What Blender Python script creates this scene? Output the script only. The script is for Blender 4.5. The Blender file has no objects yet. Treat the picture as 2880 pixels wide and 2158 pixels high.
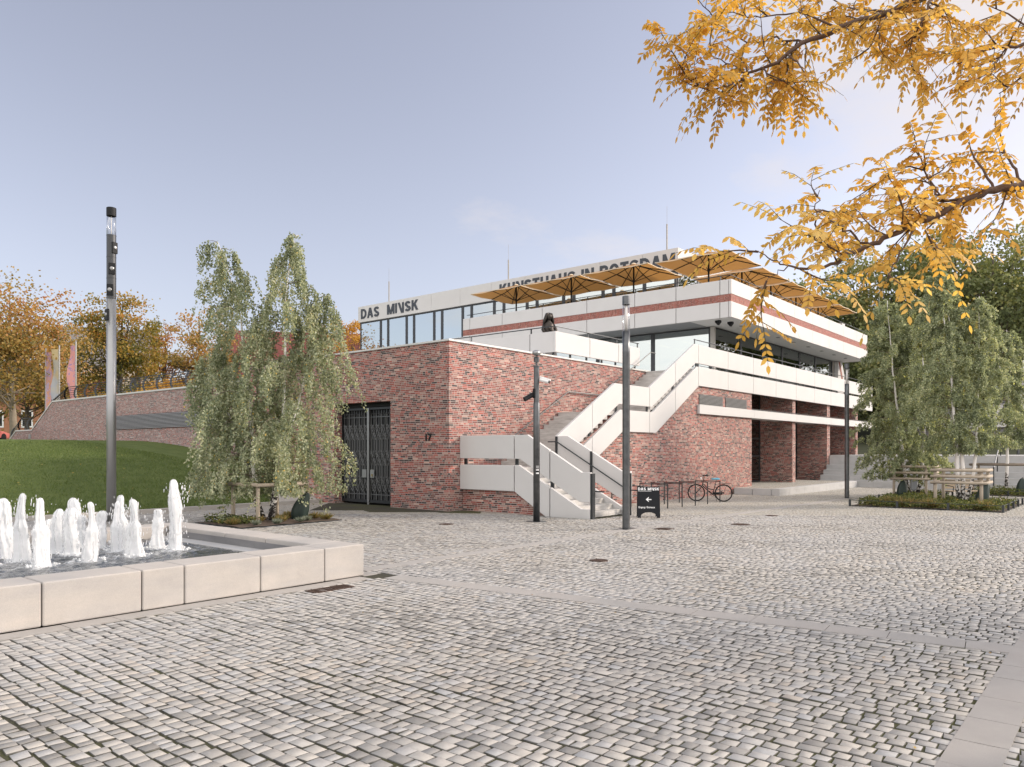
import bpy, bmesh, math, random
import numpy as np
from mathutils import Vector, Matrix

R = math.radians
random.seed(7)
rng = np.random.default_rng(11)
scn = bpy.context.scene
COL = scn.collection

# ------------------------------------------------------------------ camera
CAM = (-18.09, -17.67, 2.0)
cam_d = bpy.data.cameras.new('camera')
cam_d.sensor_fit = 'HORIZONTAL'
cam_d.sensor_width = 36.0
cam_d.lens = 26.79
cam_d.shift_y = 0.0656
cam_d.clip_end = 3000
cam = bpy.data.objects.new('camera', cam_d)
COL.objects.link(cam)
cam.location = CAM
cam.rotation_euler = (R(90), 0, -math.atan2(.7704, .6376))
scn.camera = cam

# ------------------------------------------------------------------ light
SUN_EL = R(25)
SUN_DIR = Vector((math.cos(SUN_EL) * math.cos(R(-40)), math.cos(SUN_EL) * math.sin(R(-40)), math.sin(SUN_EL)))
world = bpy.data.worlds.new('World')
scn.world = world
world.use_nodes = True
wn = world.node_tree.nodes
wl = world.node_tree.links
wn.clear()
w_out = wn.new('ShaderNodeOutputWorld')
w_bg = wn.new('ShaderNodeBackground')
w_bg.inputs['Strength'].default_value = 0.105
sky = wn.new('ShaderNodeTexSky')
sky.sky_type = 'NISHITA'
sky.sun_disc = False
sky.sun_elevation = SUN_EL
sky.sun_rotation = math.atan2(SUN_DIR.x, SUN_DIR.y)
sky.air_density = 1.0
sky.dust_density = 1.5
sky.ozone_density = 2.0
hs = wn.new('ShaderNodeHueSaturation')
hs.inputs['Saturation'].default_value = 0.46
hs.inputs['Value'].default_value = 1.0
wl.new(sky.outputs[0], hs.inputs['Color'])
# thin clouds: noise over the sky direction, thick towards the sun and behind the viewer
tc = wn.new('ShaderNodeTexCoord')
sep = wn.new('ShaderNodeSeparateXYZ')
wl.new(tc.outputs['Generated'], sep.inputs[0])


def wmath(op, a, b=None, clamp=False):
    n = wn.new('ShaderNodeMath')
    n.operation = op
    n.use_clamp = clamp
    for i, v in enumerate((a, b)):
        if v is None:
            continue
        if isinstance(v, (int, float)):
            n.inputs[i].default_value = v
        else:
            wl.new(v, n.inputs[i])
    return n.outputs[0]


zz = wmath('ADD', wmath('MAXIMUM', sep.outputs[2], 0.0), 0.16)
cmb = wn.new('ShaderNodeCombineXYZ')
wl.new(wmath('DIVIDE', sep.outputs[0], zz), cmb.inputs[0])
wl.new(wmath('DIVIDE', sep.outputs[1], zz), cmb.inputs[1])
cn = wn.new('ShaderNodeTexNoise')
cn.inputs['Scale'].default_value = 1.15
cn.inputs['Detail'].default_value = 9
cn.inputs['Roughness'].default_value = 0.62
wl.new(cmb.outputs[0], cn.inputs['Vector'])


def lobe(d, c0, c1):
    v = wn.new('ShaderNodeVectorMath')
    v.operation = 'DOT_PRODUCT'
    d = Vector(d).normalized()
    v.inputs[1].default_value = d
    wl.new(tc.outputs['Generated'], v.inputs[0])
    m = wn.new('ShaderNodeMapRange')
    m.interpolation_type = 'SMOOTHSTEP'
    m.inputs['From Min'].default_value = c0
    m.inputs['From Max'].default_value = c1
    wl.new(v.outputs['Value'], m.inputs['Value'])
    return m.outputs[0]


lob_b = lobe((-0.80, -0.50, 0.40), 0.05, 0.60)      # bright cloud field behind the viewer, mirrored in the windows
lob_s = wmath('MULTIPLY', lobe((0.86, 0.05, 0.50), 0.885, 0.985), 0.64)      # thin cloud at the upper right
lob_c = wmath('MULTIPLY', lobe((0.80, 0.58, 0.20), 0.90, 0.98), 0.20)     # small puffs low over the roof
lob = wmath('MAXIMUM', wmath('MAXIMUM', lob_s, lob_b), lob_c)
cover = wmath('SUBTRACT', wmath('ADD', cn.outputs[0], wmath('MULTIPLY', lob, 0.62)), 0.70)
cmask = wmath('MULTIPLY', cover, 3.4, clamp=True)
cmask = wmath('MULTIPLY', cmask, 0.92)
mixc = wn.new('ShaderNodeMix')
mixc.data_type = 'RGBA'
wl.new(cmask, mixc.inputs[0])
tintn = wn.new('ShaderNodeMix')
tintn.data_type = 'RGBA'
tintn.blend_type = 'MULTIPLY'
tintn.inputs[0].default_value = 1.0
tintn.inputs[7].default_value = (1.04, 1.0, 1.06, 1)
wl.new(hs.outputs[0], tintn.inputs[6])
wl.new(tintn.outputs[2], mixc.inputs[6])
cmix = wn.new('ShaderNodeMix')
cmix.data_type = 'RGBA'
wl.new(lob_b, cmix.inputs[0])
cmix.inputs[6].default_value = (4.6, 4.25, 4.15, 1)
cmix.inputs[7].default_value = (10.0, 9.6, 9.3, 1)
wl.new(cmix.outputs[2], mixc.inputs[7])
wl.new(mixc.outputs[2], w_bg.inputs['Color'])
wl.new(w_bg.outputs[0], w_out.inputs['Surface'])

sun_d = bpy.data.lights.new('sun', 'SUN')
sun_d.energy = 1.9
sun_d.angle = R(8)
sun_d.color = (1.0, 0.87, 0.72)
sun = bpy.data.objects.new('sun', sun_d)
COL.objects.link(sun)
sun.rotation_euler = (-SUN_DIR).to_track_quat('-Z', 'Y').to_euler()
sun.location = (0, 0, 60)

vs = scn.view_settings
vs.view_transform = 'Standard'
vs.look = 'None'
vs.exposure = 0.90
vs.gamma = 1.0
vs.use_curve_mapping = False
scn.cycles.use_denoising = True
scn.cycles.denoising_input_passes = 'RGB_ALBEDO_NORMAL'
scn.cycles.denoising_prefilter = 'ACCURATE'
scn.cycles.max_bounces = 6
scn.cycles.transparent_max_bounces = 12


# ------------------------------------------------------------------ helpers
def link(o, parent=None):
    COL.objects.link(o)
    if parent is not None:
        o.parent = parent
    return o


def tag(o, label=None, cat=None, group=None, kind=None):
    if label:
        o['label'] = label
    if cat:
        o['category'] = cat
    if group:
        o['group'] = group
    if kind:
        o['kind'] = kind
    return o


def thing(name, label, cat, loc=(0, 0, 0), rz=0.0, group=None):
    o = bpy.data.objects.new(name, None)
    o.empty_display_size = 0.3
    o.location = loc
    o.rotation_euler = (0, 0, rz)
    link(o)
    return tag(o, label, cat, group)


def kids(o):
    return [c for c in COL.objects if c.parent == o]


def copy_tree(o, parent=None):
    c = o.copy()
    COL.objects.link(c)
    c.parent = parent
    for ch in kids(o):
        copy_tree(ch, c)
    return c


class MB:
    """collects polygons, builds ONE mesh object"""

    def __init__(self):
        self.v = []
        self.f = []
        self.m = []
        self.cur = 0

    def add(self, vs_, fs_):
        b = len(self.v)
        self.v.extend([tuple(p) for p in vs_])
        for f in fs_:
            self.f.append(tuple(i + b for i in f))
            self.m.append(self.cur)
        return self

    def box(self, x0, x1, y0, y1, z0, z1):
        p = [(x0, y0, z0), (x1, y0, z0), (x1, y1, z0), (x0, y1, z0), (x0, y0, z1), (x1, y0, z1), (x1, y1, z1), (x0, y1, z1)]
        return self.add(p, [(0, 3, 2, 1), (4, 5, 6, 7), (0, 1, 5, 4), (1, 2, 6, 5), (2, 3, 7, 6), (3, 0, 4, 7)])

    def prism(self, poly, axis, a0, a1):
        """polygon in the plane across axis ('X': (y,z), 'Y': (x,z), 'Z': (x,y)), extruded a0..a1"""
        def P(p, a):
            return {'X': (a, p[0], p[1]), 'Y': (p[0], a, p[1]), 'Z': (p[0], p[1], a)}[axis]
        n = len(poly)
        vs_ = [P(p, a0) for p in poly] + [P(p, a1) for p in poly]
        fs_ = [tuple(range(n))[::-1], tuple(range(n, 2 * n))]
        for i in range(n):
            j = (i + 1) % n
            fs_.append((i, j, n + j, n + i))
        return self.add(vs_, fs_)

    def tube(self, pts, rad, n=8, cap=True):
        pts = [Vector(p) for p in pts]
        if isinstance(rad, (int, float)):
            rad = [rad] * len(pts)
        rings = []
        prev = None
        for i, p in enumerate(pts):
            a = pts[max(i - 1, 0)]
            b = pts[min(i + 1, len(pts) - 1)]
            t = (b - a)
            if t.length < 1e-9:
                t = Vector((0, 0, 1))
            t.normalize()
            if prev is None:
                ref = Vector((0, 0, 1)) if abs(t.z) < 0.9 else Vector((1, 0, 0))
                u = t.cross(ref).normalized()
            else:
                u = (prev - t * prev.dot(t))
                if u.length < 1e-6:
                    u = t.orthogonal()
                u.normalize()
            prev = u
            w = t.cross(u)
            rings.append([p + (u * math.cos(2 * math.pi * k / n) + w * math.sin(2 * math.pi * k / n)) * rad[i] for k in range(n)])
        vs_ = [q for r_ in rings for q in r_]
        fs_ = []
        for i in range(len(pts) - 1):
            for k in range(n):
                k2 = (k + 1) % n
                fs_.append((i * n + k, i * n + k2, (i + 1) * n + k2, (i + 1) * n + k))
        if cap:
            fs_.append(tuple(range(n))[::-1])
            fs_.append(tuple(range((len(pts) - 1) * n, len(pts) * n)))
        return self.add(vs_, fs_)

    def lathe(self, prof, n=20, c=(0, 0)):
        vs_ = []
        for r_, z in prof:
            for k in range(n):
                a = 2 * math.pi * k / n
                vs_.append((c[0] + r_ * math.cos(a), c[1] + r_ * math.sin(a), z))
        fs_ = []
        for i in range(len(prof) - 1):
            for k in range(n):
                k2 = (k + 1) % n
                fs_.append((i * n + k, i * n + k2, (i + 1) * n + k2, (i + 1) * n + k))
        fs_.append(tuple(range(n))[::-1])
        fs_.append(tuple(range((len(prof) - 1) * n, len(prof) * n)))
        return self.add(vs_, fs_)

    def torus(self, c, Rr, r_, axis='Y', n=32, k=8):
        vs_ = []
        for i in range(n):
            a = 2 * math.pi * i / n
            for j in range(k):
                b = 2 * math.pi * j / k
                rr = Rr + r_ * math.cos(b)
                h = r_ * math.sin(b)
                p = {'Y': (rr * math.cos(a), h, rr * math.sin(a)), 'Z': (rr * math.cos(a), rr * math.sin(a), h)}[axis]
                vs_.append((c[0] + p[0], c[1] + p[1], c[2] + p[2]))
        fs_ = []
        for i in range(n):
            for j in range(k):
                i2, j2 = (i + 1) % n, (j + 1) % k
                fs_.append((i * k + j, i2 * k + j, i2 * k + j2, i * k + j2))
        return self.add(vs_, fs_)

    def ball(self, c, rx, ry, rz, n=12, m=8):
        prof = []
        vs_ = []
        for i in range(m + 1):
            t = math.pi * i / m
            for k in range(n):
                a = 2 * math.pi * k / n
                vs_.append((c[0] + rx * math.sin(t) * math.cos(a), c[1] + ry * math.sin(t) * math.sin(a), c[2] - rz * math.cos(t)))
        fs_ = []
        for i in range(m):
            for k in range(n):
                k2 = (k + 1) % n
                fs_.append((i * n + k, i * n + k2, (i + 1) * n + k2, (i + 1) * n + k))
        return self.add(vs_, fs_)

    def xform(self, mat, start=0):
        for i in range(start, len(self.v)):
            self.v[i] = tuple(mat @ Vector(self.v[i]))
        return self

    def build(self, name, mats, parent=None, smooth=False, bevel=0.0, recalc=False):
        me = bpy.data.meshes.new(name)
        me.from_pydata(self.v, [], self.f)
        if not isinstance(mats, (list, tuple)):
            mats = [mats]
        for m_ in mats:
            me.materials.append(m_)
        if len(mats) > 1:
            me.polygons.foreach_set('material_index', self.m)
        if smooth:
            me.polygons.foreach_set('use_smooth', [True] * len(me.polygons))
        bm = bmesh.new()
        bm.from_mesh(me)
        bmesh.ops.recalc_face_normals(bm, faces=bm.faces)
        bm.to_mesh(me)
        bm.free()
        me.update()
        o = bpy.data.objects.new(name, me)
        link(o, parent)
        if bevel > 0:
            b = o.modifiers.new('bevel', 'BEVEL')
            b.width = bevel
            b.segments = 2
            b.limit_method = 'ANGLE'
        return o


def np_mesh(name, verts, loops, totals, mat, parent=None, attr=None, smooth=False):
    me = bpy.data.meshes.new(name)
    verts = np.asarray(verts, dtype=np.float32)
    loops = np.asarray(loops, dtype=np.int32)
    totals = np.asarray(totals, dtype=np.int32)
    me.vertices.add(len(verts))
    me.vertices.foreach_set('co', verts.ravel())
    me.loops.add(len(loops))
    me.loops.foreach_set('vertex_index', loops)
    starts = np.concatenate([[0], np.cumsum(totals)[:-1]]).astype(np.int32)
    me.polygons.add(len(totals))
    me.polygons.foreach_set('loop_start', starts)
    me.polygons.foreach_set('loop_total', totals)
    if smooth:
        me.polygons.foreach_set('use_smooth', np.ones(len(totals), dtype=bool))
    if attr is not None:
        a = me.attributes.new('rnd', 'FLOAT', 'FACE')
        a.data.foreach_set('value', np.asarray(attr, dtype=np.float32))
    me.update(calc_edges=True)
    me.materials.append(mat)
    o = bpy.data.objects.new(name, me)
    return link(o, parent)


def unit(a):
    return a / np.maximum(np.linalg.norm(a, axis=-1, keepdims=True), 1e-9)


def leaves(name, cen, dirs, length, width, mat, parent, rnd=None, shape='rhomb', norm=None):
    """one mesh of flat leaf blades: cen = leaf base (N,3), dirs = blade direction"""
    cen = np.asarray(cen, dtype=np.float64)
    n = len(cen)
    d = unit(np.asarray(dirs, dtype=np.float64))
    if norm is None:
        norm = rng.normal(size=(n, 3))
    s = unit(np.cross(d, norm))
    L = np.broadcast_to(np.asarray(length, dtype=np.float64).reshape(-1, 1), (n, 1))
    Wd = np.broadcast_to(np.asarray(width, dtype=np.float64).reshape(-1, 1), (n, 1)) * 0.5
    if shape == 'rhomb':
        pts = [cen, cen + d * L * .42 + s * Wd, cen + d * L, cen + d * L * .42 - s * Wd]
    else:
        pts = [cen, cen + d * L * .25 + s * Wd * .85, cen + d * L * .62 + s * Wd * .9, cen + d * L,
               cen + d * L * .62 - s * Wd * .9, cen + d * L * .25 - s * Wd * .85]
    k = len(pts)
    v = np.stack(pts, axis=1).reshape(-1, 3)
    if rnd is None:
        rnd = rng.random(n)
    return np_mesh(name, v, np.arange(n * k), np.full(n, k), mat, parent, rnd)


# ------------------------------------------------------------------ materials
def new_mat(name):
    m = bpy.data.materials.new(name)
    m.use_nodes = True
    nt = m.node_tree
    return m, nt, nt.nodes, nt.links, nt.nodes['Principled BSDF']


def sock(nt, v, inp):
    if isinstance(v, (int, float)):
        inp.default_value = v
    elif isinstance(v, (tuple, list)):
        inp.default_value = tuple(v) + ((1,) if len(v) == 3 and len(inp.default_value) == 4 else ())
    else:
        nt.links.new(v, inp)


def M(nt, op, a, b=None, c=None, clamp=False):
    n = nt.nodes.new('ShaderNodeMath')
    n.operation = op
    n.use_clamp = clamp
    for i, v in enumerate((a, b, c)):
        if v is not None:
            sock(nt, v, n.inputs[i])
    return n.outputs[0]


def MIX(nt, f, a, b, mode='MIX'):
    n = nt.nodes.new('ShaderNodeMix')
    n.data_type = 'RGBA'
    n.blend_type = mode
    sock(nt, f, n.inputs[0])
    sock(nt, a, n.inputs[6])
    sock(nt, b, n.inputs[7])
    return n.outputs[2]


def NOISE(nt, vec, scale, detail=4, rough=.55, out=0, dim='3D'):
    n = nt.nodes.new('ShaderNodeTexNoise')
    n.noise_dimensions = dim
    n.inputs['Scale'].default_value = scale
    n.inputs['Detail'].default_value = detail
    n.inputs['Roughness'].default_value = rough
    if vec is not None:
        nt.links.new(vec, n.inputs['Vector'])
    return n.outputs[out]


def RAMP(nt, f, stops, interp='LINEAR'):
    n = nt.nodes.new('ShaderNodeValToRGB')
    cr = n.color_ramp
    cr.interpolation = interp
    while len(cr.elements) < len(stops):
        cr.elements.new(0.5)
    for e, (p, c) in zip(cr.elements, stops):
        e.position = p
        e.color = tuple(c) + (1,)
    sock(nt, f, n.inputs[0])
    return n.outputs[0]


def GEO(nt, out='Position'):
    return nt.nodes.new('ShaderNodeNewGeometry').outputs[out]


def BUMP(nt, h, strength, dist):
    n = nt.nodes.new('ShaderNodeBump')
    n.inputs['Strength'].default_value = strength
    n.inputs['Distance'].default_value = dist
    nt.links.new(h, n.inputs['Height'])
    return n.outputs[0]


def ATTR(nt, name='rnd'):
    n = nt.nodes.new('ShaderNodeAttribute')
    n.attribute_name = name
    return n.outputs['Fac']


def simple(name, col, rough=.6, metal=0.0, var=0.12, vscale=3.0, bump=0.0, bscale=60, spec=None):
    m, nt, N, L, B = new_mat(name)
    p = GEO(nt)
    n1 = NOISE(nt, p, vscale, 6)
    f = M(nt, 'MULTIPLY_ADD', M(nt, 'SUBTRACT', n1, .5), 2 * var, 1.0)
    sc = nt.nodes.new('ShaderNodeVectorMath')
    sc.operation = 'SCALE'
    sc.inputs[0].default_value = col
    L.new(f, sc.inputs['Scale'])
    L.new(sc.outputs[0], B.inputs['Base Color'])
    B.inputs['Roughness'].default_value = rough
    B.inputs['Metallic'].default_value = metal
    if spec is not None:
        B.inputs['Specular IOR Level'].default_value = spec
    if bump:
        L.new(BUMP(nt, NOISE(nt, p, bscale, 4), bump, .01), B.inputs['Normal'])
    return m


def brick_mat(name, tint=(1, 1, 1), bw=.25, bh=.0625, dark=.05, vertical=False, soft=.06):
    m, nt, N, L, B = new_mat(name)
    pos = nt.nodes.new('ShaderNodeSeparateXYZ')
    L.new(GEO(nt), pos.inputs[0])
    nrm = nt.nodes.new('ShaderNodeSeparateXYZ')
    L.new(GEO(nt, 'True Normal'), nrm.inputs[0])
    ysel = M(nt, 'GREATER_THAN', M(nt, 'ABSOLUTE', nrm.outputs[0]), .6)
    u = M(nt, 'ADD', M(nt, 'MULTIPLY', pos.outputs[0], M(nt, 'SUBTRACT', 1.0, ysel)), M(nt, 'MULTIPLY', pos.outputs[1], ysel))
    z = pos.outputs[2]
    if vertical:
        u, z = z, u
    zr = M(nt, 'DIVIDE', M(nt, 'ADD', z, 10.0), bh)
    row = M(nt, 'FLOOR', zr)
    fz = M(nt, 'FRACT', zr)
    wn1 = nt.nodes.new('ShaderNodeTexWhiteNoise')
    wn1.noise_dimensions = '1D'
    L.new(row, wn1.inputs['W'])
    off = M(nt, 'DIVIDE', M(nt, 'FLOOR', M(nt, 'MULTIPLY', wn1.outputs[0], 4.0)), 4.0)
    s = M(nt, 'ADD', M(nt, 'DIVIDE', M(nt, 'ADD', u, 200.0), bw), off)
    bid = M(nt, 'FLOOR', s)
    fu = M(nt, 'FRACT', s)

    def wnoise(a, b, salt):
        c = nt.nodes.new('ShaderNodeCombineXYZ')
        L.new(a, c.inputs[0])
        L.new(b, c.inputs[1])
        c.inputs[2].default_value = salt
        w = nt.nodes.new('ShaderNodeTexWhiteNoise')
        w.noise_dimensions = '3D'
        L.new(c.outputs[0], w.inputs['Vector'])
        return w.outputs[0]
    split = M(nt, 'LESS_THAN', wnoise(bid, row, 3.3), .38)
    half = M(nt, 'MULTIPLY', M(nt, 'FLOOR', M(nt, 'MULTIPLY', fu, 2.0)), split)
    bid2 = M(nt, 'ADD', bid, M(nt, 'MULTIPLY', half, .37))
    r1 = wnoise(bid2, row, 1.7)
    r2 = wnoise(bid2, row, 9.1)
    du = M(nt, 'MULTIPLY', M(nt, 'FRACT', M(nt, 'MULTIPLY', fu, M(nt, 'ADD', split, 1.0))), M(nt, 'DIVIDE', bw, M(nt, 'ADD', split, 1.0)))
    mort = M(nt, 'MAXIMUM', M(nt, 'LESS_THAN', du, .0105), M(nt, 'LESS_THAN', M(nt, 'MULTIPLY', fz, bh), .0115))
    col = RAMP(nt, r1, [(0, (.018, .015, .016)), (dark, (.05, .035, .034)), (dark + .10, (.13, .050, .042)), (.36, (.24, .060, .046)), (.55, (.31, .080, .058)),
                        (.68, (.24, .115, .092)), (.80, (.33, .17, .135)), (.92, (.27, .19, .165)), (1.0, (.42, .27, .22))])
    f2 = M(nt, 'MULTIPLY_ADD', r2, .7, .72)
    big = NOISE(nt, GEO(nt), .45, 3)
    f2 = M(nt, 'MULTIPLY', f2, M(nt, 'MULTIPLY_ADD', big, .5, .75))
    sc = nt.nodes.new('ShaderNodeVectorMath')
    sc.operation = 'SCALE'
    L.new(col, sc.inputs[0])
    L.new(f2, sc.inputs['Scale'])
    c = MIX(nt, mort, MIX(nt, soft, sc.outputs[0], (.26, .105, .08)), (.47, .435, .405))
    c = MIX(nt, 1.0, c, tint, 'MULTIPLY')
    L.new(c, B.inputs['Base Color'])
    B.inputs['Roughness'].default_value = .78
    fine = NOISE(nt, GEO(nt), 90, 3)
    h = M(nt, 'ADD', M(nt, 'MULTIPLY', M(nt, 'SUBTRACT', 1.0, mort), 1.0), M(nt, 'MULTIPLY', fine, .25))
    L.new(BUMP(nt, h, .55, .006), B.inputs['Normal'])
    return m


def leaf_mat(name, stops, trans=.45, rough=.6):
    m, nt, N, L, B = new_mat(name)
    r = ATTR(nt)
    c = RAMP(nt, r, stops)
    L.new(c, B.inputs['Base Color'])
    B.inputs['Roughness'].default_value = rough
    B.inputs['Specular IOR Level'].default_value = .3
    t = nt.nodes.new('ShaderNodeBsdfTranslucent')
    br = MIX(nt, 1.0, c, (1.25, 1.2, .75), 'MULTIPLY')
    L.new(br, t.inputs['Color'])
    mx = nt.nodes.new('ShaderNodeMixShader')
    mx.inputs[0].default_value = trans
    L.new(B.outputs[0], mx.inputs[1])
    L.new(t.outputs[0], mx.inputs[2])
    L.new(mx.outputs[0], nt.nodes['Material Output'].inputs['Surface'])
    return m


def glass_mat(name, tint, refl, rough=.015):
    """coated window glass: part mirror, part see-through"""
    m, nt, N, L, B = new_mat(name)
    nt.nodes.remove(B)
    g = nt.nodes.new('ShaderNodeBsdfGlossy')
    g.inputs['Roughness'].default_value = rough
    g.inputs['Color'].default_value = (.88, .94, .93, 1)
    L.new(BUMP(nt, NOISE(nt, GEO(nt), .6, 2), .04, .05), g.inputs['Normal'])
    t = nt.nodes.new('ShaderNodeBsdfTransparent')
    t.inputs['Color'].default_value = tuple(tint) + (1,)
    lw = nt.nodes.new('ShaderNodeLayerWeight')
    lw.inputs['Blend'].default_value = .35
    f = M(nt, 'MULTIPLY_ADD', lw.outputs['Fresnel'], 1.0 - refl, refl, clamp=True)
    mx = nt.nodes.new('ShaderNodeMixShader')
    L.new(f, mx.inputs[0])
    L.new(t.outputs[0], mx.inputs[1])
    L.new(g.outputs[0], mx.inputs[2])
    L.new(mx.outputs[0], nt.nodes['Material Output'].inputs['Surface'])
    return m


def stone_mat(name, c0, c1, speck=.22, rough=.8, scale=1.0):
    m, nt, N, L, B = new_mat(name)
    p = GEO(nt)
    mp = nt.nodes.new('ShaderNodeMapping')
    mp.inputs['Rotation'].default_value = (0.3, .9, .4)
    mp.inputs['Scale'].default_value = (1, 1, 5)
    L.new(p, mp.inputs[0])
    n1 = NOISE(nt, mp.outputs[0], .9 * scale, 6, .6)
    n2 = NOISE(nt, p, 170 * scale, 3, .7)
    n3 = NOISE(nt, p, 2.5 * scale, 6, .65)
    c = MIX(nt, M(nt, 'MULTIPLY_ADD', n1, 2.2, -.6, clamp=True), c0, c1)
    f = M(nt, 'ADD', M(nt, 'MULTIPLY_ADD', M(nt, 'SUBTRACT', n2, .5), speck * 2, 1.0), M(nt, 'MULTIPLY', M(nt, 'SUBTRACT', n3, .5), .3))
    sc = nt.nodes.new('ShaderNodeVectorMath')
    sc.operation = 'SCALE'
    L.new(c, sc.inputs[0])
    L.new(f, sc.inputs['Scale'])
    L.new(sc.outputs[0], B.inputs['Base Color'])
    B.inputs['Roughness'].default_value = rough
    L.new(BUMP(nt, n2, .35, .004), B.inputs['Normal'])
    return m


BRICK = brick_mat('clinker_brick', dark=.07)
BRICK_BAND = brick_mat('clinker_band', tint=(1.0, .70, .66), dark=.01, soft=.6)
BRICK_UP = brick_mat('clinker_band_upright', tint=(.95, .70, .66), dark=.02, vertical=True, soft=.55)
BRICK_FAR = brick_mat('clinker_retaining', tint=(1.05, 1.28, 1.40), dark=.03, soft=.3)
PANEL = simple('pale_precast_concrete', (.56, .55, .545), .62, var=.06, vscale=1.1, bump=.12, bscale=120)
SOFFIT = simple('soffit_render', (.62, .62, .61), .8, var=.03)
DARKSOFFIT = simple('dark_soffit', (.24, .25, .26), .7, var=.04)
COPING = simple('coping_metal', (.58, .57, .55), .45, .2, .06)
STEEL = simple('anthracite_steel', (.055, .06, .065), .38, .75, .08)
STEEL_LIGHT = simple('brushed_steel', (.32, .32, .32), .38, .85, .08)
FRAME = simple('window_frame', (.05, .053, .058), .42, .4, .05)
BLACK = simple('black_paint', (.013, .014, .016), .6, 0, .1, spec=.25)
LETTER = simple('lettering', (.05, .058, .072), .55, .2, .04)
WHITE = simple('white_paint', (.8, .8, .8), .5, 0, .03)
CONC_STEP = None
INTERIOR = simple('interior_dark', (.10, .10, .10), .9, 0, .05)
GLASS_SIDE = glass_mat('glass_sky_side', (.30, .36, .36), .52)
GLASS_FRONT = glass_mat('glass_front', (.42, .47, .45), .14)
GLASS_DOOR = glass_mat('glass_door', (.12, .13, .14), .10)
GRANITE = stone_mat('fountain_granite', (.44, .405, .37), (.35, .335, .325), .38)
GRANITE_GREY = stone_mat('grey_granite', (.47, .465, .465), (.41, .41, .41), .1)
KERB = stone_mat('kerb_stone', (.46, .43, .40), (.38, .36, .34), .12)
CONC_STEP = stone_mat('weathered_step', (.60, .58, .56), (.34, .33, .31), .15, scale=1.6)


def lamp_steel():
    m, nt, N, L, B = new_mat('lamp_steel')
    n = NOISE(nt, GEO(nt), 6, 5)
    L.new(RAMP(nt, n, [(.3, (.09, .095, .10)), (.7, (.14, .145, .15))]), B.inputs['Base Color'])
    B.inputs['Metallic'].default_value = .85
    B.inputs['Roughness'].default_value = .34
    return m


LAMP = lamp_steel()
LAMP_LIGHT = simple('lamp_steel_pale', (.34, .345, .35), .38, .7, .06, 5)


# ------------------------------------------------------------------ ground
def gz(x, y=0):
    return -0.006 * np.clip(x, 0, 30)


def plaza_far_mat():
    m, nt, N, L, B = new_mat('cobble_sheet')
    p = GEO(nt)
    sp = nt.nodes.new('ShaderNodeSeparateXYZ')
    L.new(p, sp.inputs[0])
    wob = NOISE(nt, p, .7, 2, out=1)
    ws = nt.nodes.new('ShaderNodeSeparateXYZ')
    L.new(wob, ws.inputs[0])
    x = M(nt, 'DIVIDE', M(nt, 'ADD', sp.outputs[0], M(nt, 'MULTIPLY_ADD', ws.outputs[0], .05, 200.0)), .118)
    y = M(nt, 'DIVIDE', M(nt, 'ADD', sp.outputs[1], M(nt, 'MULTIPLY_ADD', ws.outputs[1], .05, 200.0)), .12)
    row = M(nt, 'FLOOR', x)
    w1 = nt.nodes.new('ShaderNodeTexWhiteNoise')
    w1.noise_dimensions = '1D'
    L.new(row, w1.inputs['W'])
    y = M(nt, 'ADD', y, w1.outputs[0])
    cb = nt.nodes.new('ShaderNodeCombineXYZ')
    L.new(row, cb.inputs[0])
    L.new(M(nt, 'FLOOR', y), cb.inputs[1])
    w2 = nt.nodes.new('ShaderNodeTexWhiteNoise')
    w2.noise_dimensions = '3D'
    L.new(cb.outputs[0], w2.inputs['Vector'])
    stops = COB_STOPS
    c = RAMP(nt, M(nt, 'MULTIPLY_ADD', w2.outputs[0], .97, .03), stops)
    ex = M(nt, 'MULTIPLY', M(nt, 'MINIMUM', M(nt, 'FRACT', x), M(nt, 'SUBTRACT', 1.0, M(nt, 'FRACT', x))), .118)
    ey = M(nt, 'MULTIPLY', M(nt, 'MINIMUM', M(nt, 'FRACT', y), M(nt, 'SUBTRACT', 1.0, M(nt, 'FRACT', y))), .12)
    e = M(nt, 'MINIMUM', ex, ey)
    j = M(nt, 'LESS_THAN', e, .0075)
    jc = MIX(nt, NOISE(nt, p, .35, 3), (.10, .09, .07), (.13, .13, .06))
    c = MIX(nt, j, c, jc)
    L.new(c, B.inputs['Base Color'])
    B.inputs['Roughness'].default_value = .72
    h = M(nt, 'MINIMUM', M(nt, 'MULTIPLY', e, 30.0), 1.0)
    L.new(BUMP(nt, h, .7, .02), B.inputs['Normal'])
    return m


COB_STOPS = [(0, (.030, .026, .020)), (.025, (.11, .10, .085)), (.03, (.25, .238, .22)), (.15, (.34, .322, .295)), (.4, (.42, .395, .36)), (.6, (.46, .43, .385)), (.78, (.39, .388, .385)), (.9, (.42, .37, .31)), (1, (.52, .485, .44))]


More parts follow.
